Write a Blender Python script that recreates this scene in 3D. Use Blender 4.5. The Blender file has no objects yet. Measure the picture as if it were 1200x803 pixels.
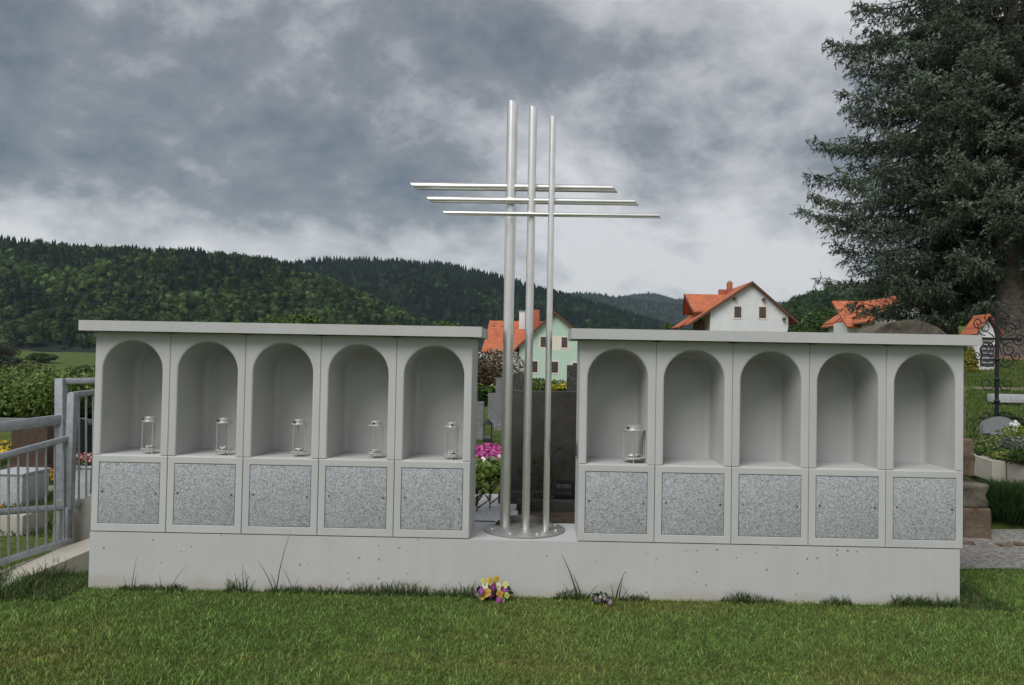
import bpy, bmesh, math, random
import numpy as np
from mathutils import Vector, Matrix

rad = math.radians
S = bpy.context.scene
C = S.collection
rng = np.random.default_rng(7)
random.seed(7)

# ------------------------------------------------------------------ camera
CAMY, EYE, F = -5.56, 1.70, 900.0            # photo focal length in its own pixels (27 mm on 36 mm)
cam_d = bpy.data.cameras.new('camera')
cam_d.sensor_width = 36.0
cam_d.lens = 27.0
PX0 = 622.0                                  # optical axis: the photo is cropped a little off centre
cam_d.shift_x = -(PX0 - 600) / 1200
cam_d.clip_start = 0.05
cam_d.clip_end = 12000
cam = bpy.data.objects.new('camera', cam_d)
C.objects.link(cam)
CM = (Matrix.Rotation(rad(0.8), 4, 'Z') @ Matrix.Rotation(rad(90 + 1.35), 4, 'X')
      @ Matrix.Rotation(rad(1.0), 4, 'Z'))
cam.matrix_world = Matrix.Translation((0, CAMY, EYE)) @ CM
S.camera = cam

# ------------------------------------------------------------------ sky, sun, exposure
SUN_EL, SUN_AZ = 47.0, -34.0                 # high, behind the camera and to its left
world = bpy.data.worlds.new('World')
S.world = world
world.use_nodes = True


OX, OY = 61.2, 33.1                            # where in the cloud field the valley lies


def build_sky():
    nt = world.node_tree
    nt.nodes.clear()
    N, L = nt.nodes.new, nt.links.new

    def math_(op, a, b=None, c=None, clamp=False):
        n = N('ShaderNodeMath'); n.operation = op; n.use_clamp = clamp
        for i, v in enumerate((a, b, c)):
            if v is None: continue
            if isinstance(v, (int, float)): n.inputs[i].default_value = v
            else: L(v, n.inputs[i])
        return n.outputs[0]
    out = N('ShaderNodeOutputWorld'); bg = N('ShaderNodeBackground')
    sky = N('ShaderNodeTexSky'); sky.sky_type = 'NISHITA'; sky.sun_disc = False
    sky.sun_elevation = rad(SUN_EL); sky.sun_rotation = rad(180 + SUN_AZ)
    sky.air_density = 1.2; sky.dust_density = 2.0
    tc = N('ShaderNodeTexCoord')
    sep = N('ShaderNodeSeparateXYZ'); L(tc.outputs['Generated'], sep.inputs[0])
    x, y, z = sep.outputs
    zz = math_('ADD', math_('MAXIMUM', z, 0.0), 0.50)
    px, py = math_('DIVIDE', x, zz), math_('DIVIDE', y, zz)
    comb = N('ShaderNodeCombineXYZ'); L(px, comb.inputs[0]); L(py, comb.inputs[1])

    def noise(scale, detail, rough, off, dist=0.0):
        mp = N('ShaderNodeMapping'); L(comb.outputs[0], mp.inputs[0])
        mp.inputs['Location'].default_value = off
        mp.inputs['Rotation'].default_value = (0, 0, 0.5)
        n = N('ShaderNodeTexNoise'); L(mp.outputs[0], n.inputs['Vector'])
        n.inputs['Scale'].default_value = scale; n.inputs['Detail'].default_value = detail
        n.inputs['Roughness'].default_value = rough; n.inputs['Distortion'].default_value = dist
        return n.outputs[0]
    n1 = noise(1.2, 2.0, 0.5, (OX, OY, 0.0), 0.2)
    n2 = noise(3.1, 12.0, 0.60, (OX + 1.3, OY + 4.2, 2.0), 0.12)
    n3 = noise(12.0, 8.0, 0.6, (8.0, 2.0, 5.0), 0.2)
    # a wide rain cloud bank stands over the valley ahead and to the left
    dv = Vector((-0.62, 0.74, 0.26)).normalized()
    dot = math_('ADD', math_('ADD', math_('MULTIPLY', x, dv.x), math_('MULTIPLY', y, dv.y)), math_('MULTIPLY', z, dv.z))
    bank = N('ShaderNodeMapRange'); bank.interpolation_type = 'SMOOTHSTEP'; L(dot, bank.inputs[0])
    bank.inputs[1].default_value = 0.56; bank.inputs[2].default_value = 1.0
    hor = N('ShaderNodeMapRange'); hor.interpolation_type = 'SMOOTHSTEP'; L(z, hor.inputs[0])
    hor.inputs[1].default_value = 0.11; hor.inputs[2].default_value = 0.23
    hor.inputs[3].default_value = 1.0; hor.inputs[4].default_value = 0.0
    v = math_('ADD', math_('MULTIPLY', math_('SUBTRACT', n1, 0.5), 1.15), 0.775)
    v = math_('ADD', v, math_('MULTIPLY', math_('SUBTRACT', n2, 0.5), 2.15))
    v = math_('ADD', v, math_('MULTIPLY', math_('SUBTRACT', n3, 0.5), 0.5))
    v = math_('SUBTRACT', v, math_('MULTIPLY', math_('MULTIPLY', bank.outputs[0], math_('MULTIPLY_ADD', hor.outputs[0], -0.85, 1.0)), 0.44))
    v = math_('ADD', v, math_('MULTIPLY', hor.outputs[0], 0.24))
    ramp = N('ShaderNodeValToRGB'); L(v, ramp.inputs[0])
    e = ramp.color_ramp.elements
    e[0].position = 0.10; e[0].color = (.66, .82, 1.02, 1)
    e[1].position = 0.95; e[1].color = (3.9, 3.9, 3.98, 1)
    m = e.new(0.43); m.color = (1.36, 1.45, 1.58, 1)
    m = e.new(0.63); m.color = (2.45, 2.5, 2.64, 1)
    mix = N('ShaderNodeMix'); mix.data_type = 'RGBA'; mix.inputs[0].default_value = 0.93
    L(sky.outputs[0], mix.inputs[6]); L(ramp.outputs[0], mix.inputs[7])
    L(mix.outputs[2], bg.inputs[0]); bg.inputs[1].default_value = 0.1
    L(bg.outputs[0], out.inputs[0])


build_sky()
sun_d = bpy.data.lights.new('sun', 'SUN')
sun_d.energy = 1.5
sun_d.angle = rad(35)
sun_d.color = (1.0, 0.985, 0.955)
sun = bpy.data.objects.new('sun', sun_d)
C.objects.link(sun)
sv = Vector((math.sin(rad(SUN_AZ)) * math.cos(rad(SUN_EL)), -math.cos(rad(SUN_AZ)) * math.cos(rad(SUN_EL)), math.sin(rad(SUN_EL))))
sun.rotation_euler = (-sv).to_track_quat('-Z', 'Y').to_euler()
S.view_settings.view_transform = 'Standard'
S.view_settings.look = 'None'
S.view_settings.gamma = 1.0
S.view_settings.use_curve_mapping = False
S.view_settings.exposure = 0.80
S.render.engine = 'CYCLES'
S.cycles.use_denoising = True
S.cycles.max_bounces = 8
S.cycles.volume_bounces = 1
S.cycles.transparent_max_bounces = 12

# ------------------------------------------------------------------ surveying helpers
CMI = np.array(CM.to_3x3())


def P(px, py, Y):
    """point on the plane y=Y seen at photo pixel (px, py)"""
    d = CMI @ np.array([(px - PX0) / F, -(py - 401.5) / F, -1.0])
    t = (Y - CAMY) / d[1]
    return Vector((d[0] * t, Y, EYE + d[2] * t))


def sm(a, b, x):
    t = np.clip((np.asarray(x, float) - a) / (b - a), 0, 1)
    return t * t * (3 - 2 * t)


def H(x, y):
    """ground height"""
    x = np.asarray(x, float); y = np.asarray(y, float)
    d = np.maximum(y - CAMY, 1.0)
    a = np.clip(x / d, -2, 2)
    zl = np.interp(d, [5.9, 8, 12, 60, 200, 250, 600, 900, 4000], [0, -.13, -.15, -2.8, -6.3, -5.8, 3.7, 4, 4])
    zm = np.interp(d, [6.12, 6.18, 14, 22, 85, 200, 250, 600, 4000], [0, .395, .42, .42, -1.3, -6, -6, 0, 0])
    zr = np.interp(d, [7.3, 9.5, 14, 20, 24, 28, 60, 110, 200, 4000], [0, .30, .88, 1.6, 2.12, 2.3, 5.0, 6.5, 4, 4])
    xl = np.interp(d, [0, 6.4, 14, 4000], [-3.12, -3.12, -7.4, -2000])
    xr = np.interp(d, [0, 7.2, 9, 14, 4000], [2.85, 2.85, 4.0, 6.3, 1700])
    sl = np.where(d > 14, d * .09, .22); sr = np.where(d > 14, d * .08, .25)
    tl = np.clip((x - xl + sl) / (2 * sl), 0, 1); tr = np.clip((x - xr + sr) / (2 * sr), 0, 1)
    wl = 1 - tl * tl * (3 - 2 * tl); wr = tr * tr * (3 - 2 * tr)
    z = zm * (1 - wl) * (1 - wr) + zl * wl + zr * wr * (1 - wl)
    amp = 0.012 * (1 - np.exp(-d / 60.)) * d
    return z + np.where(d > 30, 1, 0) * amp * 0.35 * (np.sin(x * .05 + 1) * np.sin(y * .043 + .3))


def Hf(x, y): return float(H(x, y))


def G(px, Y):
    """ground point under photo column px at depth Y"""
    p = P(px, 430, Y)
    return Vector((p.x, Y, Hf(p.x, Y)))


# ------------------------------------------------------------------ material helpers
MATS = {}


def new_mat(name):
    m = bpy.data.materials.new(name); m.use_nodes = True
    MATS[name] = m
    return m, m.node_tree, m.node_tree.nodes['Principled BSDF']


def surf(name, col, rough=0.8, var=0.15, scale=6.0, bump=0.0, bscale=60.0, metal=0.0, col2=None, detail=6, spec=0.3, obj=True, bdist=0.01):
    """base colour with a noise mix and optional fine relief"""
    m, nt, b = new_mat(name)
    N, L = nt.nodes.new, nt.links.new
    tc = N('ShaderNodeTexCoord')
    n = N('ShaderNodeTexNoise'); n.inputs['Scale'].default_value = scale; n.inputs['Detail'].default_value = detail
    n.inputs['Roughness'].default_value = 0.62
    L(tc.outputs['Object'], n.inputs['Vector'])
    r = N('ShaderNodeValToRGB'); L(n.outputs[0], r.inputs[0])
    c2 = col2 if col2 else tuple(min(1, c * (1 + var)) for c in col)
    c1 = tuple(c * (1 - var) for c in col) if not col2 else col
    r.color_ramp.elements[0].position = 0.32; r.color_ramp.elements[0].color = (*c1, 1)
    r.color_ramp.elements[1].position = 0.68; r.color_ramp.elements[1].color = (*c2, 1)
    L(r.outputs[0], b.inputs['Base Color'])
    b.inputs['Roughness'].default_value = rough
    b.inputs['Metallic'].default_value = metal
    b.inputs['Specular IOR Level'].default_value = spec
    if bump:
        n2 = N('ShaderNodeTexNoise'); n2.inputs['Scale'].default_value = bscale; n2.inputs['Detail'].default_value = 4
        L(tc.outputs['Object'], n2.inputs['Vector'])
        bp = N('ShaderNodeBump'); bp.inputs['Strength'].default_value = bump; bp.inputs['Distance'].default_value = bdist
        L(n2.outputs[0], bp.inputs['Height']); L(bp.outputs[0], b.inputs['Normal'])
    return m


def leafmat(name, rough=0.6, trans=0.25, spec=0.25):
    """foliage: colour comes from each leaf's own colour attribute"""
    m, nt, b = new_mat(name)
    N, L = nt.nodes.new, nt.links.new
    a = N('ShaderNodeAttribute'); a.attribute_name = 'Col'
    L(a.outputs['Color'], b.inputs['Base Color'])
    b.inputs['Roughness'].default_value = rough
    b.inputs['Specular IOR Level'].default_value = spec
    if trans:
        t = N('ShaderNodeBsdfTranslucent'); L(a.outputs['Color'], t.inputs['Color'])
        mx = N('ShaderNodeMixShader'); mx.inputs[0].default_value = trans
        L(b.outputs[0], mx.inputs[1]); L(t.outputs[0], mx.inputs[2])
        L(mx.outputs[0], nt.nodes['Material Output'].inputs[0])
    return m


def concrete(name, col, pits=0.0, stain=0.1, rough=0.75, foot=None):
    m, nt, b = new_mat(name)
    N, L = nt.nodes.new, nt.links.new
    tc = N('ShaderNodeTexCoord')
    geo = N('ShaderNodeNewGeometry')
    pos = geo.outputs['Position']
    n = N('ShaderNodeTexNoise'); n.inputs['Scale'].default_value = 2.2; n.inputs['Detail'].default_value = 8; n.inputs['Roughness'].default_value = .62
    L(pos, n.inputs['Vector'])
    r = N('ShaderNodeValToRGB'); L(n.outputs[0], r.inputs[0])
    r.color_ramp.elements[0].position = .3; r.color_ramp.elements[0].color = (*[c * (1 - stain) for c in col], 1)
    r.color_ramp.elements[1].position = .7; r.color_ramp.elements[1].color = (*[c * (1 + stain * .5) for c in col], 1)
    col_out = r.outputs[0]
    # faint runs from rain
    mp = N('ShaderNodeMapping'); mp.inputs['Scale'].default_value = (14, 14, .6); L(pos, mp.inputs[0])
    ns = N('ShaderNodeTexNoise'); ns.inputs['Scale'].default_value = 1; ns.inputs['Detail'].default_value = 5; L(mp.outputs[0], ns.inputs['Vector'])
    rs = N('ShaderNodeValToRGB'); L(ns.outputs[0], rs.inputs[0])
    rs.color_ramp.elements[0].position = .35; rs.color_ramp.elements[0].color = (.93, .93, .92, 1)
    rs.color_ramp.elements[1].position = .6; rs.color_ramp.elements[1].color = (1, 1, 1, 1)
    mx = N('ShaderNodeMix'); mx.data_type = 'RGBA'; mx.blend_type = 'MULTIPLY'; mx.inputs[0].default_value = .4
    L(col_out, mx.inputs[6]); L(rs.outputs[0], mx.inputs[7]); col_out = mx.outputs[2]
    oi = N('ShaderNodeObjectInfo'); ml_ = N('ShaderNodeMath'); ml_.operation = 'MULTIPLY_ADD'; L(oi.outputs['Random'], ml_.inputs[0])
    ml_.inputs[1].default_value = .07; ml_.inputs[2].default_value = .965          # each cast block has its own tone
    mx = N('ShaderNodeMix'); mx.data_type = 'RGBA'; mx.blend_type = 'MULTIPLY'; mx.inputs[0].default_value = 1
    L(col_out, mx.inputs[6]); L(ml_.outputs[0], mx.inputs[7]); col_out = mx.outputs[2]
    if pits:
        vo = N('ShaderNodeTexVoronoi'); vo.voronoi_dimensions = '2D'; vo.inputs['Scale'].default_value = 14
        s2 = N('ShaderNodeSeparateXYZ'); L(pos, s2.inputs[0]); c2 = N('ShaderNodeCombineXYZ'); L(s2.outputs[0], c2.inputs[0]); L(s2.outputs[2], c2.inputs[1])
        L(c2.outputs[0], vo.inputs['Vector'])
        sc = N('ShaderNodeSeparateColor'); L(vo.outputs['Color'], sc.inputs[0])
        th = N('ShaderNodeMath'); th.operation = 'MULTIPLY'; L(sc.outputs[0], th.inputs[0]); th.inputs[1].default_value = .42
        th2 = N('ShaderNodeMath'); th2.operation = 'SUBTRACT'; L(th.outputs[0], th2.inputs[0]); th2.inputs[1].default_value = .29
        lt = N('ShaderNodeMath'); lt.operation = 'LESS_THAN'; L(vo.outputs['Distance'], lt.inputs[0]); L(th2.outputs[0], lt.inputs[1])
        nn = N('ShaderNodeTexNoise'); nn.inputs['Scale'].default_value = 2.2; L(pos, nn.inputs['Vector'])
        gt = N('ShaderNodeMath'); gt.operation = 'GREATER_THAN'; L(nn.outputs[0], gt.inputs[0]); gt.inputs[1].default_value = .47
        ml = N('ShaderNodeMath'); ml.operation = 'MULTIPLY'; L(lt.outputs[0], ml.inputs[0]); L(gt.outputs[0], ml.inputs[1])
        ml2 = N('ShaderNodeMath'); ml2.operation = 'MULTIPLY'; L(ml.outputs[0], ml2.inputs[0]); ml2.inputs[1].default_value = pits
        mx = N('ShaderNodeMix'); mx.data_type = 'RGBA'; L(ml2.outputs[0], mx.inputs[0]); L(col_out, mx.inputs[6])
        mx.inputs[7].default_value = (.16, .16, .155, 1); col_out = mx.outputs[2]
    if foot:
        # splashed soil along the foot of the plinth, ragged upper edge
        sp = N('ShaderNodeSeparateXYZ'); L(pos, sp.inputs[0])
        nf = N('ShaderNodeTexNoise'); nf.inputs['Scale'].default_value = 3.0; nf.inputs['Detail'].default_value = 6; L(pos, nf.inputs['Vector'])
        ad = N('ShaderNodeMath'); ad.operation = 'MULTIPLY_ADD'; L(nf.outputs[0], ad.inputs[0]); ad.inputs[1].default_value = -.26; L(sp.outputs[2], ad.inputs[2])
        mr = N('ShaderNodeMapRange'); L(ad.outputs[0], mr.inputs[0])
        mr.inputs[1].default_value = -.11; mr.inputs[2].default_value = -.04; mr.inputs[3].default_value = .55; mr.inputs[4].default_value = 0
        mx = N('ShaderNodeMix'); mx.data_type = 'RGBA'; L(mr.outputs[0], mx.inputs[0]); L(col_out, mx.inputs[6])
        mx.inputs[7].default_value = (*foot, 1); col_out = mx.outputs[2]
    L(col_out, b.inputs['Base Color'])
    b.inputs['Roughness'].default_value = rough; b.inputs['Specular IOR Level'].default_value = .25
    n2 = N('ShaderNodeTexNoise'); n2.inputs['Scale'].default_value = 90; n2.inputs['Detail'].default_value = 5; L(pos, n2.inputs['Vector'])
    bp = N('ShaderNodeBump'); bp.inputs['Strength'].default_value = .12; bp.inputs['Distance'].default_value = .004
    L(n2.outputs[0], bp.inputs['Height']); L(bp.outputs[0], b.inputs['Normal'])
    return m


def granite(name, dark=(.13, .14, .16), light=(.62, .64, .68), mid=(.33, .35, .38), scale=75, rough=.45):
    m, nt, b = new_mat(name)
    N, L = nt.nodes.new, nt.links.new
    geo = N('ShaderNodeNewGeometry')
    vo = N('ShaderNodeTexVoronoi'); vo.inputs['Scale'].default_value = scale; L(geo.outputs['Position'], vo.inputs['Vector'])
    sc = N('ShaderNodeSeparateColor'); L(vo.outputs['Color'], sc.inputs[0])
    n = N('ShaderNodeTexNoise'); n.inputs['Scale'].default_value = scale * 1.6; n.inputs['Detail'].default_value = 4; L(geo.outputs['Position'], n.inputs['Vector'])
    ad = N('ShaderNodeMath'); ad.operation = 'MULTIPLY_ADD'; L(sc.outputs[0], ad.inputs[0]); ad.inputs[1].default_value = .6
    mu = N('ShaderNodeMath'); mu.operation = 'MULTIPLY'; L(n.outputs[0], mu.inputs[0]); mu.inputs[1].default_value = .5
    L(mu.outputs[0], ad.inputs[2])
    r = N('ShaderNodeValToRGB'); L(ad.outputs[0], r.inputs[0])
    e = r.color_ramp.elements
    e[0].position = .2; e[0].color = (*dark, 1); e[1].position = .85; e[1].color = (*light, 1)
    k = e.new(.45); k.color = (*mid, 1); k = e.new(.6); k.color = (*[c * 1.15 for c in mid], 1)
    L(r.outputs[0], b.inputs['Base Color']); b.inputs['Roughness'].default_value = rough
    b.inputs['Specular IOR Level'].default_value = .4
    return m


def roofmat(name, col, pitch_rows=3.3):
    m, nt, b = new_mat(name)
    N, L = nt.nodes.new, nt.links.new
    tc = N('ShaderNodeTexCoord')
    n = N('ShaderNodeTexNoise'); n.inputs['Scale'].default_value = 1.4; n.inputs['Detail'].default_value = 8; L(tc.outputs['Object'], n.inputs['Vector'])
    r = N('ShaderNodeValToRGB'); L(n.outputs[0], r.inputs[0])
    r.color_ramp.elements[0].position = .3; r.color_ramp.elements[0].color = (*[c * .72 for c in col], 1)
    r.color_ramp.elements[1].position = .7; r.color_ramp.elements[1].color = (*[min(1, c * 1.15) for c in col], 1)
    w = N('ShaderNodeTexWave'); w.wave_type = 'BANDS'; w.bands_direction = 'Z'; w.wave_profile = 'SAW'
    w.inputs['Scale'].default_value = 1.15; L(tc.outputs['Object'], w.inputs['Vector'])
    rw = N('ShaderNodeValToRGB'); L(w.outputs[0], rw.inputs[0])
    rw.color_ramp.elements[0].position = .0; rw.color_ramp.elements[0].color = (.55, .5, .5, 1)
    rw.color_ramp.elements[1].position = .3; rw.color_ramp.elements[1].color = (1, 1, 1, 1)
    mx = N('ShaderNodeMix'); mx.data_type = 'RGBA'; mx.blend_type = 'MULTIPLY'; mx.inputs[0].default_value = .85
    L(r.outputs[0], mx.inputs[6]); L(rw.outputs[0], mx.inputs[7])
    L(mx.outputs[2], b.inputs['Base Color']); b.inputs['Roughness'].default_value = .8
    bp = N('ShaderNodeBump'); bp.inputs['Strength'].default_value = .6; bp.inputs['Distance'].default_value = .05
    L(w.outputs[0], bp.inputs['Height']); L(bp.outputs[0], b.inputs['Normal'])
    return m


def glassmat(name, tint=(.9, .95, .93)):
    m, nt, b = new_mat(name)
    b.inputs['Base Color'].default_value = (*tint, 1); b.inputs['Roughness'].default_value = .03
    b.inputs['Transmission Weight'].default_value = 1.0; b.inputs['IOR'].default_value = 1.02
    return m


M_wall = concrete('wall_concrete', (.475, .48, .475), stain=.06, rough=.7)
M_plinth = concrete('plinth_concrete', (.455, .458, .455), pits=.75, stain=.05, foot=(.36, .33, .26))
M_rough = concrete('weathered_concrete', (.34, .325, .29), pits=.3, stain=.45, rough=.9)
M_kerb = concrete('kerb_concrete', (.46, .43, .37), pits=.4, stain=.25, rough=.9)
M_gran = granite('grey_granite', (.17, .175, .185), (.47, .485, .505), (.31, .32, .335), 135)
M_gran2 = granite('pale_granite', (.26, .27, .28), (.46, .475, .49), (.36, .37, .385), 90, .7)
M_gran3 = granite('mid_granite', (.09, .095, .10), (.21, .215, .23), (.145, .15, .16), 110, .6)
M_dgran = granite('dark_stone', (.018, .018, .017), (.085, .082, .075), (.036, .035, .032), 30, .5)
M_gstone = surf('grey_stone', (.12, .123, .126), .85, col2=(.21, .213, .216), scale=14, bump=.3, bscale=60)
M_dstone = surf('dark_weathered_stone', (.038, .036, .032), .85, col2=(.078, .074, .066), scale=5, bump=.35, bscale=50, detail=10)
M_black = surf('polished_black', (.015, .016, .018), .12, .2, spec=.6)
M_brown = surf('brown_stone', (.07, .045, .032), .7, .3, 18, .4, 40)
M_oldst = surf('old_sandstone', (.045, .040, .033), .95, col2=(.17, .15, .115), scale=7, bump=.8, bscale=30, detail=10)
M_oldst2 = surf('old_sandstone_red', (.06, .042, .03), .95, col2=(.20, .15, .105), scale=6, bump=.8, bscale=30, detail=10)
M_steel = surf('brushed_steel', (.80, .79, .77), .34, .06, 9, .03, 200, metal=1.0)
M_dull = surf('dull_steel', (.42, .415, .40), .5, .15, 12, .05, 120, metal=.9)
M_galv = surf('galvanised_steel', (.36, .38, .41), .5, .18, 22, .05, 120, metal=.65)
M_lant = surf('lantern_metal', (.62, .615, .60), .38, .05, metal=.6)
M_dark = surf('dark_metal', (.05, .05, .052), .5, .2, metal=.6)
M_iron = surf('wrought_iron', (.022, .023, .026), .55, .3, 30, .3, 90, metal=.3)
M_glass = glassmat('clear_glass', (.98, .99, .98))
M_candle = surf('candle_wax', (.65, .63, .58), .6)
M_gravel = surf('gravel', (.10, .095, .085), .95, col2=(.36, .345, .32), scale=26, bump=1.0, bscale=45, detail=10, bdist=.02)
M_wgrav = surf('white_gravel', (.42, .42, .42), .9, col2=(.66, .66, .66), scale=30, bump=.8, bscale=45)
M_path2 = surf('trodden_earth', (.10, .085, .055), .95, col2=(.2, .18, .12), scale=5, bump=.5)
M_soil = surf('soil', (.045, .032, .022), .95, col2=(.1, .075, .05), scale=14, bump=.9, bscale=40)
M_bark = surf('spruce_bark', (.055, .045, .038), .95, col2=(.17, .145, .125), scale=9, bump=1.0, bscale=18, detail=10, bdist=.05)
M_mulch = surf('needle_litter', (.14, .075, .045), .95, col2=(.25, .14, .085), scale=9, bump=.6)
M_leaf = leafmat('leaf', .6, .25)
M_needle = leafmat('needles', .85, .05, .12)
M_grassb = leafmat('grass_blade', .55, .3)
M_forest = leafmat('forest_leaf', .9, .0, .1)
M_petal = leafmat('petal', .6, .2)
M_rooft = roofmat('clay_roof', (.50, .145, .065))
M_roofd = surf('dark_verge', (.11, .055, .035), .7, .2)
M_white = surf('white_render', (.66, .67, .68), .9, .05, 1.0)
M_green = surf('green_render', (.46, .60, .50), .9, .05, 1.0)
M_cream = surf('cream_trim', (.68, .64, .55), .8, .05)
M_woodw = surf('brown_window_wood', (.10, .035, .02), .6, .2)
M_pane = surf('window_pane', (.05, .055, .065), .12, .2, spec=.6)
M_wood = surf('timber', (.30, .15, .075), .7, .3, 4)
M_brick = surf('chimney_brick', (.36, .12, .07), .9, .25, 8)


def ground_mat():
    m, nt, b = new_mat('meadow_grass')
    N, L = nt.nodes.new, nt.links.new
    geo = N('ShaderNodeNewGeometry')

    def nz(scale, det):
        n = N('ShaderNodeTexNoise'); n.inputs['Scale'].default_value = scale; n.inputs['Detail'].default_value = det
        n.inputs['Roughness'].default_value = .65; L(geo.outputs['Position'], n.inputs['Vector']); return n.outputs[0]
    r = N('ShaderNodeValToRGB'); L(nz(.35, 8), r.inputs[0])
    e = r.color_ramp.elements
    e[0].position = .3; e[0].color = (.042, .070, .016, 1); e[1].position = .72; e[1].color = (.17, .185, .055, 1)
    k = e.new(.5); k.color = (.085, .125, .030, 1)
    r2 = N('ShaderNodeValToRGB'); L(nz(14, 6), r2.inputs[0])
    r2.color_ramp.elements[0].position = .3; r2.color_ramp.elements[0].color = (.45, .45, .45, 1)
    r2.color_ramp.elements[1].position = .7; r2.color_ramp.elements[1].color = (1.35, 1.3, 1.25, 1)
    mx = N('ShaderNodeMix'); mx.data_type = 'RGBA'; mx.blend_type = 'MULTIPLY'; mx.inputs[0].default_value = 1
    L(r.outputs[0], mx.inputs[6]); L(r2.outputs[0], mx.inputs[7])
    L(mx.outputs[2], b.inputs['Base Color']); b.inputs['Roughness'].default_value = .95; b.inputs['Specular IOR Level'].default_value = .1
    bp = N('ShaderNodeBump'); bp.inputs['Strength'].default_value = .7; bp.inputs['Distance'].default_value = .04
    L(nz(40, 4), bp.inputs['Height']); L(bp.outputs[0], b.inputs['Normal'])
    return m


M_ground = ground_mat()

# ------------------------------------------------------------------ object helpers


def tag(o, label=None, cat=None, group=None, kind=None):
    if label: o['label'] = label
    if cat: o['category'] = cat
    if group: o['group'] = group
    if kind: o['kind'] = kind
    return o


def link(name, me, mat=None, parent=None, loc=None, rot=None):
    o = bpy.data.objects.new(name, me)
    C.objects.link(o)
    if mat is not None and me is not None and not me.materials: me.materials.append(mat)
    if parent is not None: o.parent = parent
    if loc is not None: o.location = loc
    if rot is not None: o.rotation_euler = rot
    return o


def thing(name, label, cat, loc=(0, 0, 0), rz=0.0, group=None):
    o = bpy.data.objects.new(name, None)
    C.objects.link(o)
    o.empty_display_size = .1
    o.location = loc; o.rotation_euler = (0, 0, rz)
    return tag(o, label, cat, group)


def copy_tree(o, parent=None):
    c = o.copy(); C.objects.link(c); c.parent = parent
    for ch in [k for k in bpy.data.objects if k.parent == o]: copy_tree(ch, c)
    return c


def fastmesh(name, V, Fc, col=None, smooth=False):
    V = np.ascontiguousarray(V, dtype=np.float32); Fc = np.ascontiguousarray(Fc, dtype=np.int32)
    me = bpy.data.meshes.new(name)
    k = Fc.shape[1]
    me.vertices.add(len(V)); me.vertices.foreach_set('co', V.ravel())
    me.loops.add(Fc.size); me.loops.foreach_set('vertex_index', Fc.ravel())
    me.polygons.add(len(Fc)); me.polygons.foreach_set('loop_start', np.arange(0, Fc.size, k, dtype=np.int32))
    try: me.polygons.foreach_set('loop_total', np.full(len(Fc), k, dtype=np.int32))
    except Exception: pass
    if smooth: me.polygons.foreach_set('use_smooth', np.ones(len(Fc), dtype=bool))
    me.update(calc_edges=True)
    if col is not None:
        c = np.ones((len(V), 4), dtype=np.float32); c[:, :3] = col
        at = me.color_attributes.new('Col', 'FLOAT_COLOR', 'POINT')
        at.data.foreach_set('color', c.ravel())
    return me


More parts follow.
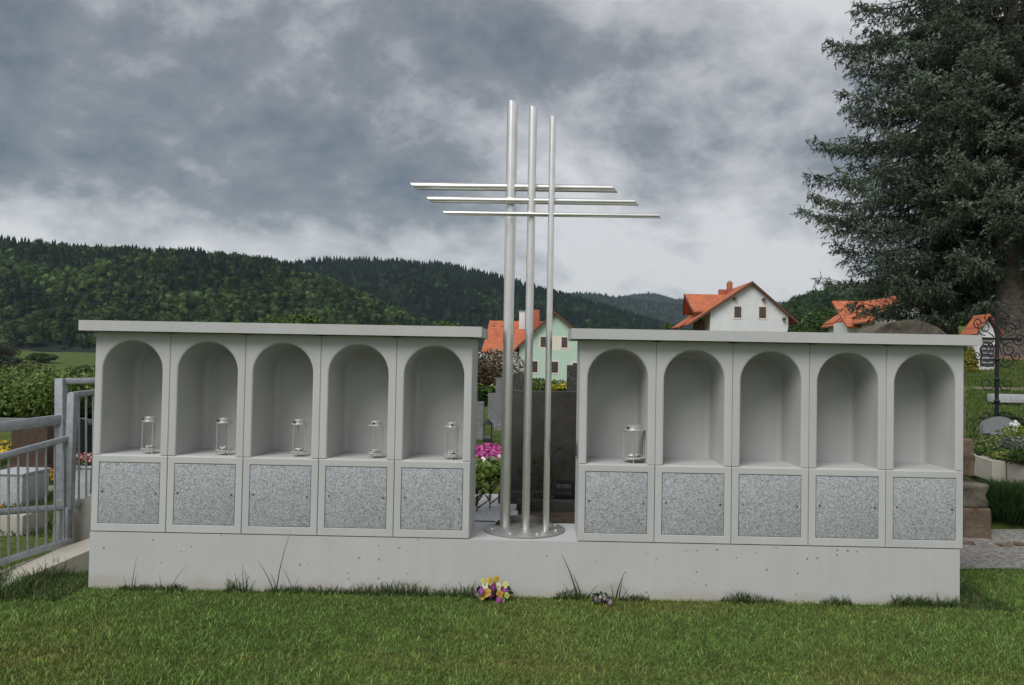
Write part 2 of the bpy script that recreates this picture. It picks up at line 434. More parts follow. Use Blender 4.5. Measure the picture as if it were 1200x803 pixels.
class MB:
    """collects shapes into one mesh"""

    def __init__(s): s.bm = bmesh.new()

    def box(s, c, size, bev=0.0, rot=None):
        t = bmesh.new(); bmesh.ops.create_cube(t, size=1)
        for v in t.verts: v.co = Vector((v.co.x * size[0], v.co.y * size[1], v.co.z * size[2]))
        if bev: bmesh.ops.bevel(t, geom=t.edges[:], offset=bev, segments=2, affect='EDGES', profile=.6)
        M = Matrix.Translation(c) @ (rot.to_4x4() if rot else Matrix())
        return s._merge(t, M)

    def _merge(s, t, M):
        mp = {}
        for v in t.verts: mp[v] = s.bm.verts.new(M @ v.co)
        for f in t.faces:
            nf = s.bm.faces.new([mp[v] for v in f.verts]); nf.smooth = f.smooth
        t.free(); return s

    def tube(s, pts, r, n=12, cap=True, smooth=True):
        pts = [Vector(p) for p in pts]
        rs = r if isinstance(r, (list, tuple)) else [r] * len(pts)
        rings = []
        for i, p in enumerate(pts):
            if i == 0: d = pts[1] - p
            elif i == len(pts) - 1: d = p - pts[i - 1]
            else: d = pts[i + 1] - pts[i - 1]
            d.normalize()
            up = Vector((0, 0, 1)) if abs(d.z) < .9 else Vector((1, 0, 0))
            a = d.cross(up).normalized(); b = d.cross(a).normalized()
            rings.append([s.bm.verts.new(p + (a * math.cos(2 * math.pi * k / n) + b * math.sin(2 * math.pi * k / n)) * rs[i]) for k in range(n)])
        for r0, r1 in zip(rings, rings[1:]):
            for k in range(n):
                f = s.bm.faces.new((r0[k], r0[(k + 1) % n], r1[(k + 1) % n], r1[k])); f.smooth = smooth
        if cap:
            s.bm.faces.new(rings[0][::-1]); s.bm.faces.new(rings[-1])
        return s

    def lathe(s, prof, c=(0, 0, 0), n=24, smooth=True):
        c = Vector(c); rings = []
        for r, z in prof:
            rings.append([s.bm.verts.new(c + Vector((r * math.cos(2 * math.pi * k / n), r * math.sin(2 * math.pi * k / n), z))) for k in range(n)])
        for r0, r1 in zip(rings, rings[1:]):
            for k in range(n):
                f = s.bm.faces.new((r0[k], r0[(k + 1) % n], r1[(k + 1) % n], r1[k])); f.smooth = smooth
        s.bm.faces.new(rings[0][::-1]); s.bm.faces.new(rings[-1])
        return s

    def prism(s, poly, y0, y1):
        """polygon in x,z extruded from y0 to y1"""
        a = [s.bm.verts.new((x, y0, z)) for x, z in poly]; b = [s.bm.verts.new((x, y1, z)) for x, z in poly]
        n = len(poly)
        s.bm.faces.new(a); s.bm.faces.new(b[::-1])
        for k in range(n): s.bm.faces.new((a[k], b[k], b[(k + 1) % n], a[(k + 1) % n]))
        return s

    def bevel(s, w, seg=2, angle=30):
        es = [e for e in s.bm.edges if len(e.link_faces) == 2 and e.calc_face_angle(0) > rad(angle)]
        bmesh.ops.bevel(s.bm, geom=es, offset=w, segments=seg, affect='EDGES', profile=.6); return s

    def mesh(s, name, sharp=35):
        bmesh.ops.recalc_face_normals(s.bm, faces=s.bm.faces[:])
        me = bpy.data.meshes.new(name); s.bm.to_mesh(me); s.bm.free()
        if sharp:
            me.polygons.foreach_set('use_smooth', np.ones(len(me.polygons), dtype=bool))
            me.set_sharp_from_angle(angle=rad(sharp))
        return me

    def build(s, name, mat, parent=None, loc=None, rot=None, sharp=35):
        return link(name, s.mesh(name, sharp), mat, parent, loc, rot)


# ------------------------------------------------------------------ ground
def axis(fine, lo, hi, step):
    a = list(np.arange(lo, hi + 1e-6, step))
    g, v = step, hi
    while v < 4200: g *= 1.17; v += g; a.append(v)
    g, v = step, lo
    while v > -4200: g *= 1.17; v -= g; a.insert(0, v)
    return np.array(a)


gx, gy = axis(0, -8, 10, .16), axis(0, -6, 12, .16)
gy = gy[gy > -700]
GX, GY = np.meshgrid(gx, gy, indexing='ij')
GZ = H(GX, GY)
nx, ny = len(gx), len(gy)
idx = np.arange(nx * ny).reshape(nx, ny)
quads = np.stack([idx[:-1, :-1], idx[1:, :-1], idx[1:, 1:], idx[:-1, 1:]], -1).reshape(-1, 4)
tag(link('ground', fastmesh('ground', np.stack([GX, GY, GZ], -1).reshape(-1, 3), quads, smooth=True), M_ground), kind='structure')


def sheet(name, poly_fn, mat, lift=.012, n=24):
    """a patch of path draped on the ground: poly_fn(u) gives near and far edge points"""
    V, Fq = [], []
    m = 6
    for i in range(n + 1):
        a, b = poly_fn(i / n)
        for j in range(m + 1):
            x = a[0] + (b[0] - a[0]) * j / m; y = a[1] + (b[1] - a[1]) * j / m
            V.append((x, y, Hf(x, y) + lift))
    for i in range(n):
        for j in range(m):
            q = i * (m + 1) + j
            Fq.append((q, q + m + 1, q + m + 2, q + 1))
    return tag(link(name, fastmesh(name, np.array(V), np.array(Fq), smooth=True), mat), kind='structure')


r2 = random.Random(3)
wob = [r2.uniform(-.07, .07) for _ in range(64)]
sheet('gravel_path', lambda u: ((3.06 + u * 6, 1.0 + .12 * u + wob[int(u * 24)]), (3.06 + u * 6, 2.2 + .3 * u)), M_gravel)

# ------------------------------------------------------------------ the urn walls
PITCH, JZ, PZ, CZ0, CZ1 = .551, .966, .404, 1.858, 1.938
XL = P(330.5, 480, 0).x - 2.5 * PITCH             # left edge of the left wall
XLR = XL + 5 * PITCH
XR = P(903.5, 480, 0).x - 2.5 * PITCH
XR1 = XR + 5 * PITCH
RW = .217                                    # half width of a niche


def niche_mesh():
    w, h, dep, ch = PITCH / 2 - .001, CZ0 - JZ, .48, .004
    spring, n = .612, 28
    arch = [(-RW, 0.0)] + [(-RW, spring * k / 4) for k in range(1, 4)]
    arch += [(-RW * math.cos(math.pi * k / n), spring + RW * math.sin(math.pi * k / n)) for k in range(n + 1)]
    arch += [(RW, spring * k / 4) for k in range(3, 0, -1)] + [(RW, 0.0)]

    def outer(p, W, Ht):
        x, z = p
        if z < spring: return (math.copysign(W, x), z)
        dx, dz = x, z - spring
        k = min(W / abs(dx) if abs(dx) > 1e-6 else 9e9, (Ht - spring) / dz if dz > 1e-6 else 9e9)
        return (dx * k, spring + dz * k)

    def off(p, d):                            # move an arch point outward by d
        x, z = p
        if z < spring: return (x + (d if x > 0 else -d), z)
        v = Vector((x, z - spring)).normalized(); return (x + v.x * d, z + v.y * d)
    bm = bmesh.new()
    loops = []
    for pts, y in (
        ([outer(p, w, h) for p in arch], dep), ([outer(p, w, h) for p in arch], ch),
        ([outer(p, w - ch, h - .001) for p in arch], 0.0),
        ([off(p, .012) for p in arch], 0.0), ([off(p, .004) for p in arch], .003), ([off(p, 0) for p in arch], .012),
        ([off(p, -.012) for p in arch], .34), ([off(p, -.016) for p in arch], .385),
        ([off(p, -.026) for p in arch], .408), ([off(p, -.05) for p in arch], .42)):
        loops.append([bm.verts.new((x, y, z)) for x, z in pts])
    for a, b in zip(loops, loops[1:]):
        for k in range(len(a) - 1): bm.faces.new((a[k], a[k + 1], b[k + 1], b[k]))
    bm.faces.new(loops[-1])
    # back of the block
    bm.faces.new([bm.verts.new(v) for v in ((-w, dep, 0), (w, dep, 0), (w, dep, h), (-w, dep, h))])
    bmesh.ops.remove_doubles(bm, verts=bm.verts[:], dist=1e-5)
    bmesh.ops.recalc_face_normals(bm, faces=bm.faces[:])
    me = bpy.data.meshes.new('niche_block'); bm.to_mesh(me); bm.free()
    me.polygons.foreach_set('use_smooth', np.ones(len(me.polygons), dtype=bool))
    me.set_sharp_from_angle(angle=rad(17))
    me.materials.append(M_wall)
    return me


def base_mesh():
    """lower block: a frame with a recess that takes the granite plate"""
    bm = bmesh.new()
    w, h, dep = PITCH / 2 - .001, JZ - PZ - .004, .48
    pw, z0, z1 = .2235, .058, h - .056

    def rect(x, a, b, y): return [bm.verts.new(v) for v in ((-x, y, a), (x, y, a), (x, y, b), (-x, y, b))]
    L = [rect(w, 0, h, dep), rect(w, 0, h, .016), rect(w - .001, .002, h - .004, .004), rect(w - .004, .005, h - .012, 0),
         rect(pw + .003, z0 - .003, z1 + .003, 0), rect(pw, z0, z1, .003), rect(pw, z0, z1, .03)]
    for a, b in zip(L, L[1:]):
        for k in range(4): bm.faces.new((a[k], a[(k + 1) % 4], b[(k + 1) % 4], b[k]))
    bm.faces.new(L[0]); bm.faces.new(L[-1])
    bmesh.ops.recalc_face_normals(bm, faces=bm.faces[:])
    me = bpy.data.meshes.new('base_block'); bm.to_mesh(me); bm.free(); me.materials.append(M_wall)
    return me, pw, z0, z1


ME_NICHE = niche_mesh()
ME_BASE, PW, PZ0, PZ1 = base_mesh()
ME_PLATE = MB().box((0, .012, (PZ0 + PZ1) / 2), (2 * PW - .007, .02, PZ1 - PZ0 - .007), .0015).mesh('granite_plate')
ME_PLATE.materials.append(M_gran)
ME_BOLT = MB().lathe([(.006, 0), (.006, .004), (.004, .006)], n=10).mesh('bolt'); ME_BOLT.materials.append(M_dark)


def cover(x0, x1, o0, o1, parent):
    b = MB().box(((x0 - o0 + x1 + o1) / 2, .23, (CZ0 + CZ1) / 2), (x1 - x0 + o0 + o1, .66, CZ1 - CZ0 - .006))
    b.bevel(.010, 3)
    b.build('cover_slab', M_wall, parent)


def urn_wall(x0, label):
    t = thing('urn_wall', label, 'urn wall', (0, 0, 0), group='urn walls')
    for i in range(5):
        xc = x0 + (i + .5) * PITCH
        link('niche_block', ME_NICHE, None, t, (xc, 0, JZ))
        link('base_block', ME_BASE, None, t, (xc, 0, PZ + .004))
        pl = link('granite_plate', ME_PLATE, None, t, (xc, 0, PZ + .004))
        for s in (-1, 1):
            link('bolt', ME_BOLT, None, pl, (s * (PW - .028), .002, .285 + s * -.004), (rad(90), 0, 0))
    cover(x0, x0 + 5 * PITCH, .07, .07, t)
    return t


wl = urn_wall(XL, 'left grey concrete urn wall with a lantern in each of its five arched niches')
wr = urn_wall(XR, 'right grey concrete urn wall with five arched niches, only the first holding a lantern')

pb = MB().box(((XL + XR1) / 2 - .012, .305, .10), (XR1 - XL - .03, .62, .608)); pb.bevel(.014, 3)
tag(pb.build('plinth', M_plinth), 'long pale concrete plinth carrying both urn walls and the steel cross', 'plinth')


# ------------------------------------------------------------------ lanterns in the niches
def lantern(name, label, x, y, r, h, rz, sq=False):
    t = thing(name, label, 'lantern', (x, y, JZ + .0005), rz, 'grave lanterns in the niches')
    n = 4 if sq else 3
    for k in range(n):
        a = 2 * math.pi * (k + .5) / n
        MB().tube([(r * .88 * math.cos(a), r * .88 * math.sin(a), 0), (r * .88 * math.cos(a), r * .88 * math.sin(a), h * .885)], .0035, 8).build('rod', M_lant, t)
    pl = lambda z: [(r, z - .004), (r * 1.01, z - .002), (r * 1.01, z + .002), (r, z + .004)]
    MB().lathe(pl(h * .13), n=28).build('bottom_plate', M_lant, t)
    MB().lathe(pl(h * .875), n=28).build('top_plate', M_lant, t)
    lid = MB().lathe([(r * .64, h * .89), (r * .66, h * .90), (r * .66, h * .985), (r * .6, h)], n=28).build('lid', M_lant, t)
    MB().tube([(-r * .66, 0, h * .935), (-r * .66 - .016, 0, h * .935)], [.008, .006], 8).build('knob', M_dark, lid)
    g = MB(); bm = g.bm
    g.lathe([(r * .60, h * .15), (r * .60, h * .86), (r * .575, h * .86), (r * .575, h * .155)], n=28).build('glass_cylinder', M_glass, t)
    MB().lathe([(r * .42, h * .157), (r * .45, h * .17), (r * .45, h * .21), (r * .40, h * .215)], n=20).build('candle_cup', M_candle, t)
    return t


names5 = ['leftmost niche of the left wall', 'second niche from the left', 'third niche from the left',
          'fourth niche from the left', 'niche next to the cross on its left']
for i, px in enumerate((175, 262, 350, 440, 529)):
    p = P(px, 530, .10)
    lantern('lantern', 'slim silver glass lantern standing in the ' + names5[i], p.x, .10, .058, .27, .3 + .35 * i)
p = P(742.5, 540, .12)
lantern('lantern', 'wider silver glass lantern, the only one in the right urn wall', p.x, .12, .083, .272, .65, True)

# ------------------------------------------------------------------ the steel cross
gapx = (XLR + XR) / 2
cr = thing('steel_cross', 'tall brushed steel cross of three upright tubes and three slanted-end crossbars', 'cross', (gapx, .36, PZ))


def upright(px_top, py_top, px_bot, Y, r):
    a, b = P(px_bot, 616, Y), P(px_top, py_top, Y)
    x = (a.x + b.x) / 2
    m = MB(); n = 28
    z0, z1 = PZ + .012, b.z
    m.tube([(x - gapx, Y - .36, z0 - PZ), (x - gapx, Y - .36, z1 - PZ)], r, n)
    m.bm.verts.ensure_lookup_table()
    for v in m.bm.verts:
        if v.co.z > 1: v.co.z -= (v.co.x - (x - gapx)) * .35
    m.build('upright_tube', M_steel, cr)
    return x


def crossbar(pxa, pxb, py, Y, r):
    a, b = P(pxa, py - (617 - pxa) * .0175, Y), P(pxb, py + (pxb - 617) * .0175, Y)
    z = (a.z + b.z) / 2
    m = MB()
    m.tube([(a.x - gapx, Y - .36, z - PZ), (b.x - gapx, Y - .36, z - PZ)], r, 28)
    for v in m.bm.verts: v.co.x -= (v.co.z - (z - PZ)) * 1.05
    m.build('crossbar_tube', M_steel, cr)


YS = (.42, .345, .28)
upright(600.3, 120, 592.0, YS[0], .041)
upright(623.8, 126, 617.0, YS[1], .031)
upright(647.6, 137, 640.0, YS[2], .0235)
crossbar(484, 719, 220, YS[0], .030)
crossbar(502.5, 744.5, 235.5, YS[1], .0245)
crossbar(521, 772, 251, YS[2], .0175)
d = MB().lathe([(.30, 0), (.31, .003), (.31, .010), (.305, .013)], n=64)
d.build('base_plate', M_dull, cr, (.0, .0, .0005))
# curved collar standing on the plate behind the tubes
cm = MB()
A, B = [], []
for k in range(25):
    a = rad(18 + 144 * k / 24)
    hh = .07 * math.sin(math.pi * k / 24) ** .55 + .004
    A.append((.23 * math.cos(a), .20 * math.sin(a), hh)); B.append((.28 * math.cos(a), .235 * math.sin(a), .013))
va = [cm.bm.verts.new(p) for p in A]; vb = [cm.bm.verts.new(p) for p in B]
vc = [cm.bm.verts.new((p[0] * .97, p[1] * .97, p[2])) for p in A]; vd = [cm.bm.verts.new((p[0] * .97, p[1] * .97, p[2])) for p in B]
for k in range(24):
    cm.bm.faces.new((va[k], va[k + 1], vb[k + 1], vb[k])); cm.bm.faces.new((vc[k], vc[k + 1], vd[k + 1], vd[k]))
    cm.bm.faces.new((va[k], va[k + 1], vc[k + 1], vc[k])); cm.bm.faces.new((vb[k], vb[k + 1], vd[k + 1], vd[k]))
cm.build('collar', M_dull, cr, (-.02, 0, .0005))
for k in range(8):
    a = rad(22.5 + 45 * k)
    MB().lathe([(.011, 0), (.011, .008), (.006, .014)], n=10).build('bolt', M_lant, cr, (.26 * math.cos(a), .26 * math.sin(a), .0135))


# ------------------------------------------------------------------ foliage helpers
def leaves(centers, radii, n, size, cols, r, flat=.0, shell=.55, aspect=.5):
    """n leaf quads spread through ellipsoidal lobes; returns V, F, colour"""
    centers = np.asarray(centers, float); radii = np.asarray(radii, float)
    vol = np.prod(radii, 1) ** .75; k = r.choice(len(centers), n, p=vol / vol.sum())
    u = r.normal(size=(n, 3)); u /= np.linalg.norm(u, axis=1)[:, None]
    rr = shell + (1 - shell) * r.random(n) ** .6
    rr *= 1 + .12 * np.sin(u[:, 0] * 9 + k) * np.sin(u[:, 2] * 8 + k * 2)
    p = centers[k] + u * radii[k] * rr[:, None]
    nrm = u * .7 + r.normal(size=(n, 3)) * .7 + np.array([0, 0, .35]); nrm /= np.linalg.norm(nrm, axis=1)[:, None]
    t = np.cross(nrm, r.normal(size=(n, 3))); t /= np.linalg.norm(t, axis=1)[:, None]
    b = np.cross(nrm, t)
    s = size * (.6 + .8 * r.random(n))[:, None]
    V = np.stack([p - t * s, p + b * s * aspect, p + t * s, p - b * s * aspect], 1).reshape(-1, 3)
    Fq = np.arange(4 * n).reshape(n, 4)
    cols = np.asarray(cols, float)
    ck = cols[r.integers(0, len(cols), n)] * (.7 + .6 * r.random(n))[:, None]
    return V, Fq, np.repeat(ck, 4, 0)


def lobes(r, n, R, Ht, base=0.25):
    c, q = [], []
    for i in range(n):
        a = r.random() * 2 * math.pi; h = base + (1 - base) * r.random()
        wdt = R * (.75 - .45 * abs(h - .5)) * r.random() ** .5
        s = R * (.32 + .28 * r.random()); sz = min(s * .85, Ht * .3)
        c.append((wdt * math.cos(a), wdt * math.sin(a), sz * .8 + h * (Ht - sz * 1.8)))
        q.append((s, s, sz))
    return c, q


def bush(name, label, cat, loc, R, Ht, n, size, cols, group=None, seed=1, nl=14, stem=True, base=.2, mat=None):
    r = np.random.default_rng(seed)
    t = thing(name, label, cat, loc, 0, group)
    c, q = lobes(r, nl, R, Ht, base)
    V, Fq, col = leaves(c, q, n, size, cols, r)
    V[:, 2] = np.maximum(V[:, 2], .01)
    link('crown' if Ht > 1.5 else 'foliage', fastmesh('foliage', V, Fq, col), mat or M_leaf, t)
    if stem:
        m = MB()
        m.tube([(0, 0, -.1), (0, 0, Ht * .35), (R * .1, 0, Ht * .7)], [R * .07, R * .05, R * .02], 7)
        for k in range(4):
            a = k * 1.6 + seed
            m.tube([(0, 0, Ht * (.15 + .1 * k)), (R * .5 * math.cos(a), R * .5 * math.sin(a), Ht * (.4 + .12 * k))], [R * .035, R * .012], 5)
        m.build('trunk' if Ht > 1.5 else 'stem', M_bark, t)
    return t


LG = [(.085, .135, .028), (.06, .105, .022), (.115, .165, .04)]
MG = [(.045, .09, .02), (.06, .11, .025), (.035, .07, .016)]
DG = [(.018, .038, .014), (.026, .05, .018), (.034, .06, .02)]

# ------------------------------------------------------------------ grass
def blades(x, y, z, h, w, lean, r, c0, bend=.35):
    n = len(x)
    a = r.random(n) * 2 * math.pi
    la = r.random(n) * 2 * math.pi
    base = np.stack([x, y, z], 1)
    side = np.stack([np.cos(a), np.sin(a), np.zeros(n)], 1) * (w * .5)[:, None]
    ld = np.stack([np.cos(la), np.sin(la), np.zeros(n)], 1) * (h * lean)[:, None]
    up = np.zeros((n, 3)); up[:, 2] = h
    mid = base + up * .55 + ld * bend
    tip = base + up * (1 - .25 * np.minimum(lean, 1))[:, None] + ld
    V = np.stack([base - side, base + side, mid - side * .8, mid + side * .8, tip], 1).reshape(-1, 3)
    k = np.arange(n)[:, None] * 5
    T = np.concatenate([k + [[0, 1, 3]], k + [[0, 3, 2]], k + [[2, 3, 4]]], 0)
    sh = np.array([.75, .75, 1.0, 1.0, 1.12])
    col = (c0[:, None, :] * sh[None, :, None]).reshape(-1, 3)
    return V, T, col


def vnoise(x, y, f, seed):
    r = np.random.default_rng(seed)
    g = r.random((64, 64))
    X, Y = x * f, y * f
    i, j = np.floor(X).astype(int), np.floor(Y).astype(int)
    u, v = X - i, Y - j; u = u * u * (3 - 2 * u); v = v * v * (3 - 2 * v)
    G_ = lambda a, b: g[a % 64, b % 64]
    return (G_(i, j) * (1 - u) + G_(i + 1, j) * u) * (1 - v) + (G_(i, j + 1) * (1 - u) + G_(i + 1, j + 1) * u) * v


def lawn():
    r = np.random.default_rng(21)
    n = 225000
    d = 3.2 + 3.6 * r.random(n) ** 1.0
    x = (r.random(n) * 2 - 1) * (d * .78 + .25)
    y = d + CAMY
    inside = (x > XL) & (x < XR1 - .02) & (y > .015)
    keep = ~inside & (y < .98 + .1 * vnoise(x, y, 1.5, 5)) & ~((x < XL) & (y > .9))
    x, y = x[keep], y[keep]
    n = len(x)
    z = H(x, y)
    n1, n2, n3 = vnoise(x, y, 1.1, 1), vnoise(x, y, 4.5, 2), vnoise(x, y, 14, 3)
    h = .016 + .018 * r.random(n) + .012 * n2
    # worn strips left by the mower
    band = np.exp(-((y + 1.27 + .05 * np.sin(x * 1.3)) / .10) ** 2) * (.5 + .5 * n2) + .95 * np.exp(-((y + .16) / .17) ** 2) * (.35 + n1)
    h *= 1 - .35 * np.clip(band, 0, 1)
    c = np.array([.146, .246, .056]) * (.35 + .75 * r.random(n) + .5 * n3)[:, None]
    dry = (r.random(n) < .08 + .22 * np.clip(band, 0, 1) + .12 * (n1 > .62))
    c[dry] = np.array([.20, .18, .07]) * (.6 + .6 * r.random(dry.sum()))[:, None]
    yel = np.clip((n1 - .35) * 1.2 + band * .5, 0, 1)[:, None]
    c = c * (1 - .45 * yel) + (c * np.array([1.7, 1.2, 1.1])) * .45 * yel + c * 0
    light = r.random(n) < .18
    c[light] *= np.array([2.0, 1.9, 2.2])
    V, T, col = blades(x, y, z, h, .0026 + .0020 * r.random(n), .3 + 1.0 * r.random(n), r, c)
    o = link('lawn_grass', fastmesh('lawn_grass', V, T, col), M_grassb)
    tag(o, 'short mown green lawn grass in front of the concrete plinth', 'grass', kind='stuff')


lawn()


def rough():
    """longer unmown grass along the plinth, the left kerb and the right end"""
    r = np.random.default_rng(5)
    xs, ys, hs = [], [], []

    def add(n, x0, x1, y0, y1, h0, h1, clump=True, f=5., seed=0, thr=.45):
        x = x0 + (x1 - x0) * r.random(n); y = y0 + (y1 - y0) * r.random(n)
        k = vnoise(x, y * 0, f, seed)
        keep = (k > thr) if clump else np.ones(n, bool)
        x, y, k = x[keep], y[keep], k[keep]
        xs.append(x); ys.append(y); hs.append((h0 + (h1 - h0) * r.random(len(x)) ** 2.2) * (.45 + 1.2 * np.clip(k - thr, 0, 1) / (1 - thr) if clump else 1))
    add(8000, XL, XR1, -.05, .012, .02, .10, True, 4.2, 11, .42)
    add(1100, XL + .2, XL + 2.0, -.05, .012, .03, .13, True, 5.5, 12, .6)
    add(420, XR1 - .5, XR1 - .03, -.05, .012, .04, .12, False)
    add(6500, XL - 1.2, XL - .02, -.35, .30, .03, .15, True, 6., 15, .25)
    add(2500, XR1 + .0, XR1 + .3, -.1, .5, .02, .08, False)
    x, y, h = map(np.concatenate, (xs, ys, hs))
    n = len(x)
    c = np.array([.062, .112, .032]) * (.5 + .9 * r.random(n))[:, None]
    dry = r.random(n) < .16; c[dry] = np.array([.19, .17, .08])
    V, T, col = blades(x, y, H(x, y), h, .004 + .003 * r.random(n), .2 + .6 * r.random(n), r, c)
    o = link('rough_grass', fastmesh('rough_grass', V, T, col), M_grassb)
    tag(o, 'longer unmown grass fringing the foot of the plinth and the left kerb', 'grass', kind='stuff')


rough()


def yard_grass():
    """uncut grass between the graves on both sides"""
    r = np.random.default_rng(77)
    n = 42000
    d = 8.6 + 14 * r.random(n) ** .8
    a = .50 + .28 * r.random(n)
    x1, y1 = a * d, d + CAMY
    n = 12000
    d = 7.4 + 8 * r.random(n); a = -.60 - .2 * r.random(n)
    x2, y2 = a * d, d + CAMY
    x, y = np.concatenate([x1, x2]), np.concatenate([y1, y2])
    bed = (x > 4.0) & (y > 3.4) & (y < 6.9) & (x / (y - CAMY) > .52)
    path = ((y > 4.4) & (y < 5.05) & (x < 0)) | ((y > 11.25) & (y < 11.8) & (x > 0))
    x, y = x[~bed & ~path], y[~bed & ~path]
    n = len(x)
    k = vnoise(x, y, 1.6, 9)
    h = .03 + .05 * r.random(n) + .05 * k
    c = np.array([.085, .150, .030]) * (.45 + .9 * r.random(n) + .3 * k)[:, None]
    dry = r.random(n) < .12 + .2 * (k > .65); c[dry] = np.array([.2, .17, .08])
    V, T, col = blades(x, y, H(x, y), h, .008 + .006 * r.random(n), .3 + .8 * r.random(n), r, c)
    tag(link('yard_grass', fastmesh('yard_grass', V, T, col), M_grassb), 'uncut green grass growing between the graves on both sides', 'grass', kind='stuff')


yard_grass()


def stalk_clump(label, px, specs, seed):
    """specs: (dx, lean x, height, width)"""
    p = P(px, 690, -.03)
    m = bmesh.new()
    V, T, col = [], [], []
    r = random.Random(seed)
    for dx, lx, h, w in specs:
        base = np.array([dx, r.uniform(-.02, .015), 0.0]); N_ = 7
        k0 = len(V)
        for i in range(N_):
            t = i / (N_ - 1)
            c = base + np.array([lx * t ** 1.5, r.uniform(-.002, .002) - .02 * t, h * t])
            ww = w * 1.15 * (1 - t * .8)
            V += [c - [ww / 2, 0, 0], c + [ww / 2, ww * .4, 0]]
            g = .5 + .5 * t
            col += [(.035 * (1 + g), .065 * (1 + .7 * g), .022 * (1 + g * .6))] * 2
        for i in range(N_ - 1):
            a = k0 + 2 * i; T += [(a, a + 1, a + 3), (a, a + 3, a + 2)]
    o = link('tall_grass', fastmesh('tall_grass', np.array(V), np.array(T), np.array(col)), M_grassb, None, (p.x, -.035, Hf(p.x, -.035)))
    tag(o, label, 'grass', 'tall grass stalks at the plinth')


stalk_clump('tallest grass stalk by the plinth, rising below the third niche', 325, [(0, .10, .46, .007), (-.02, -.11, .24, .008), (.01, -.05, .15, .007), (.05, .1, .08, .006), (.12, -.08, .2, .006), (.12, .04, .13, .005)], 1)
stalk_clump('thin lone grass stalk near the left end of the plinth', 154, [(0, .04, .24, .005), (-.03, -.02, .1, .005), (.02, .02, .12, .005)], 2)
stalk_clump('pair of leaning grass stalks below the second granite plate', 201, [(0, .13, .20, .005), (.03, .11, .09, .004), (-.07, -.01, .12, .005)], 3)
stalk_clump('upright tuft of grass blades between the second and third plates', 285, [(-.03, -.02, .15, .008), (0, .0, .2, .007), (.02, .02, .13, .008), (.05, .05, .1, .008), (-.06, -.05, .1, .007), (.03, -.01, .17, .006)], 4)
stalk_clump('broad grass blades left of the dark purple pansies', 681, [(-.03, -.11, .32, .012), (.0, -.06, .18, .011), (-.05, -.09, .13, .009), (.05, .07, .12, .009), (-.02, -.02, .1, .01)], 5)
stalk_clump('broad grass blades right of the dark purple pansies', 722, [(0, .06, .21, .013), (.02, .025, .17, .009), (-.02, -.02, .12, .01), (.04, .05, .11, .008), (.09, -.05, .12, .005)], 6)


# ------------------------------------------------------------------ pansies at the foot of the plinth
def pansy_mesh(cpet, ceye, seed):
    r = random.Random(seed)
    V, T, col = [], [], []
    for k, (a, s) in enumerate(((70, .95), (110, .95), (185, .9), (-5, .9), (270, 1.15))):
        a = rad(a + r.uniform(-8, 8)); n = 9
        c = np.array([math.cos(a), math.sin(a), 0]) * .55
        i0 = len(V)
        V.append(np.array([0, 0, .08 - k * .01])); col.append(ceye)
        for j in range(n):
            b = a + rad(-115 + 230 * j / (n - 1))
            q = c + np.array([math.cos(b), math.sin(b), 0]) * .5 * s
            q[2] = -.05 - k * .02 + .12 * math.sin(j * 2.1 + seed)
            V.append(q); col.append(tuple(np.array(cpet) * r.uniform(.8, 1.15)))
        for j in range(n - 1): T.append((i0, i0 + 1 + j, i0 + 2 + j))
    return fastmesh('flower', np.array(V), np.array(T), np.array(col))


def pansies(label, px, py, Y, flowers, leaf_n, seed, R):
    p = P(px, py, Y); z0 = Hf(p.x, Y)
    t = thing('pansy_bouquet', label, 'flowers', (p.x, Y, z0), 0, 'pansies laid at the plinth')
    for i, (dx, dz, s, kind) in enumerate(flowers):
        pet, eye = {'y': ((.62, .52, .12), (.6, .3, .04)), 'o': ((.58, .38, .06), (.4, .16, .03)), 'w': ((.72, .72, .70), (.6, .5, .1)),
                    'p': ((.16, .03, .17), (.45, .12, .4)), 'l': ((.60, .62, .18), (.5, .5, .1)), 'b': ((.045, .03, .13), (.4, .35, .2))}[kind]
        me = pansy_mesh(pet, eye, seed * 10 + i)
        o = link('flower', me, M_petal, t, (dx, -.055 + .02 * math.sin(i * 2.3) - .25 * (R - abs(dx)) * .3, dz), (rad(72 + 18 * math.sin(i * 1.7)), rad(20 * math.sin(i * 2.9)), rad(30 * math.cos(i * 1.3))))
        o.scale = (s * .85, s * .85, s * .85)
    r = np.random.default_rng(seed)
    V, Fq, col = leaves([(0, 0, R * .55), (-R * .5, 0, R * .4), (R * .5, .01, R * .45)], [(R * .55, R * .4, R * .5)] * 3, leaf_n, R * .2, [(.04, .08, .02), (.015, .028, .02), (.06, .11, .02)], r)
    V[:, 2] = np.maximum(V[:, 2], .004)
    link('leaves', fastmesh('leaves', V, Fq, col), M_leaf, t)
    return t


pansies('posy of yellow, white and purple pansies lying against the plinth', 577, 697, -.09,
        [(-.012, .155, .034, 'y'), (.03, .165, .03, 'y'), (-.075, .09, .03, 'p'), (-.05, .115, .03, 'w'), (.045, .115, .03, 'w'), (.012, .115, .032, 'p'), (.09, .09, .032, 'p'),
         (-.03, .075, .034, 'o'), (.055, .068, .033, 'o'), (-.005, .05, .03, 'p'), (.05, .03, .028, 'p'), (-.065, .05, .032, 'y'), (-.08, .03, .026, 'l'), (.095, .135, .026, 'l'), (-.06, .15, .026, 'l'),
         (.105, .055, .026, 'l'), (-.10, .06, .026, 'b'), (.075, .02, .022, 'w')], 130, 3, .12)
pansies('small clump of dark blue-purple pansies lying in the grass', 706, 704, -.1,
        [(-.05, .05, .028, 'b'), (-.03, .035, .028, 'b'), (.045, .035, .028, 'b'), (.01, .05, .02, 'b'), (-.02, .06, .012, 'w'), (.03, .05, .02, 'b')], 110, 8, .075)

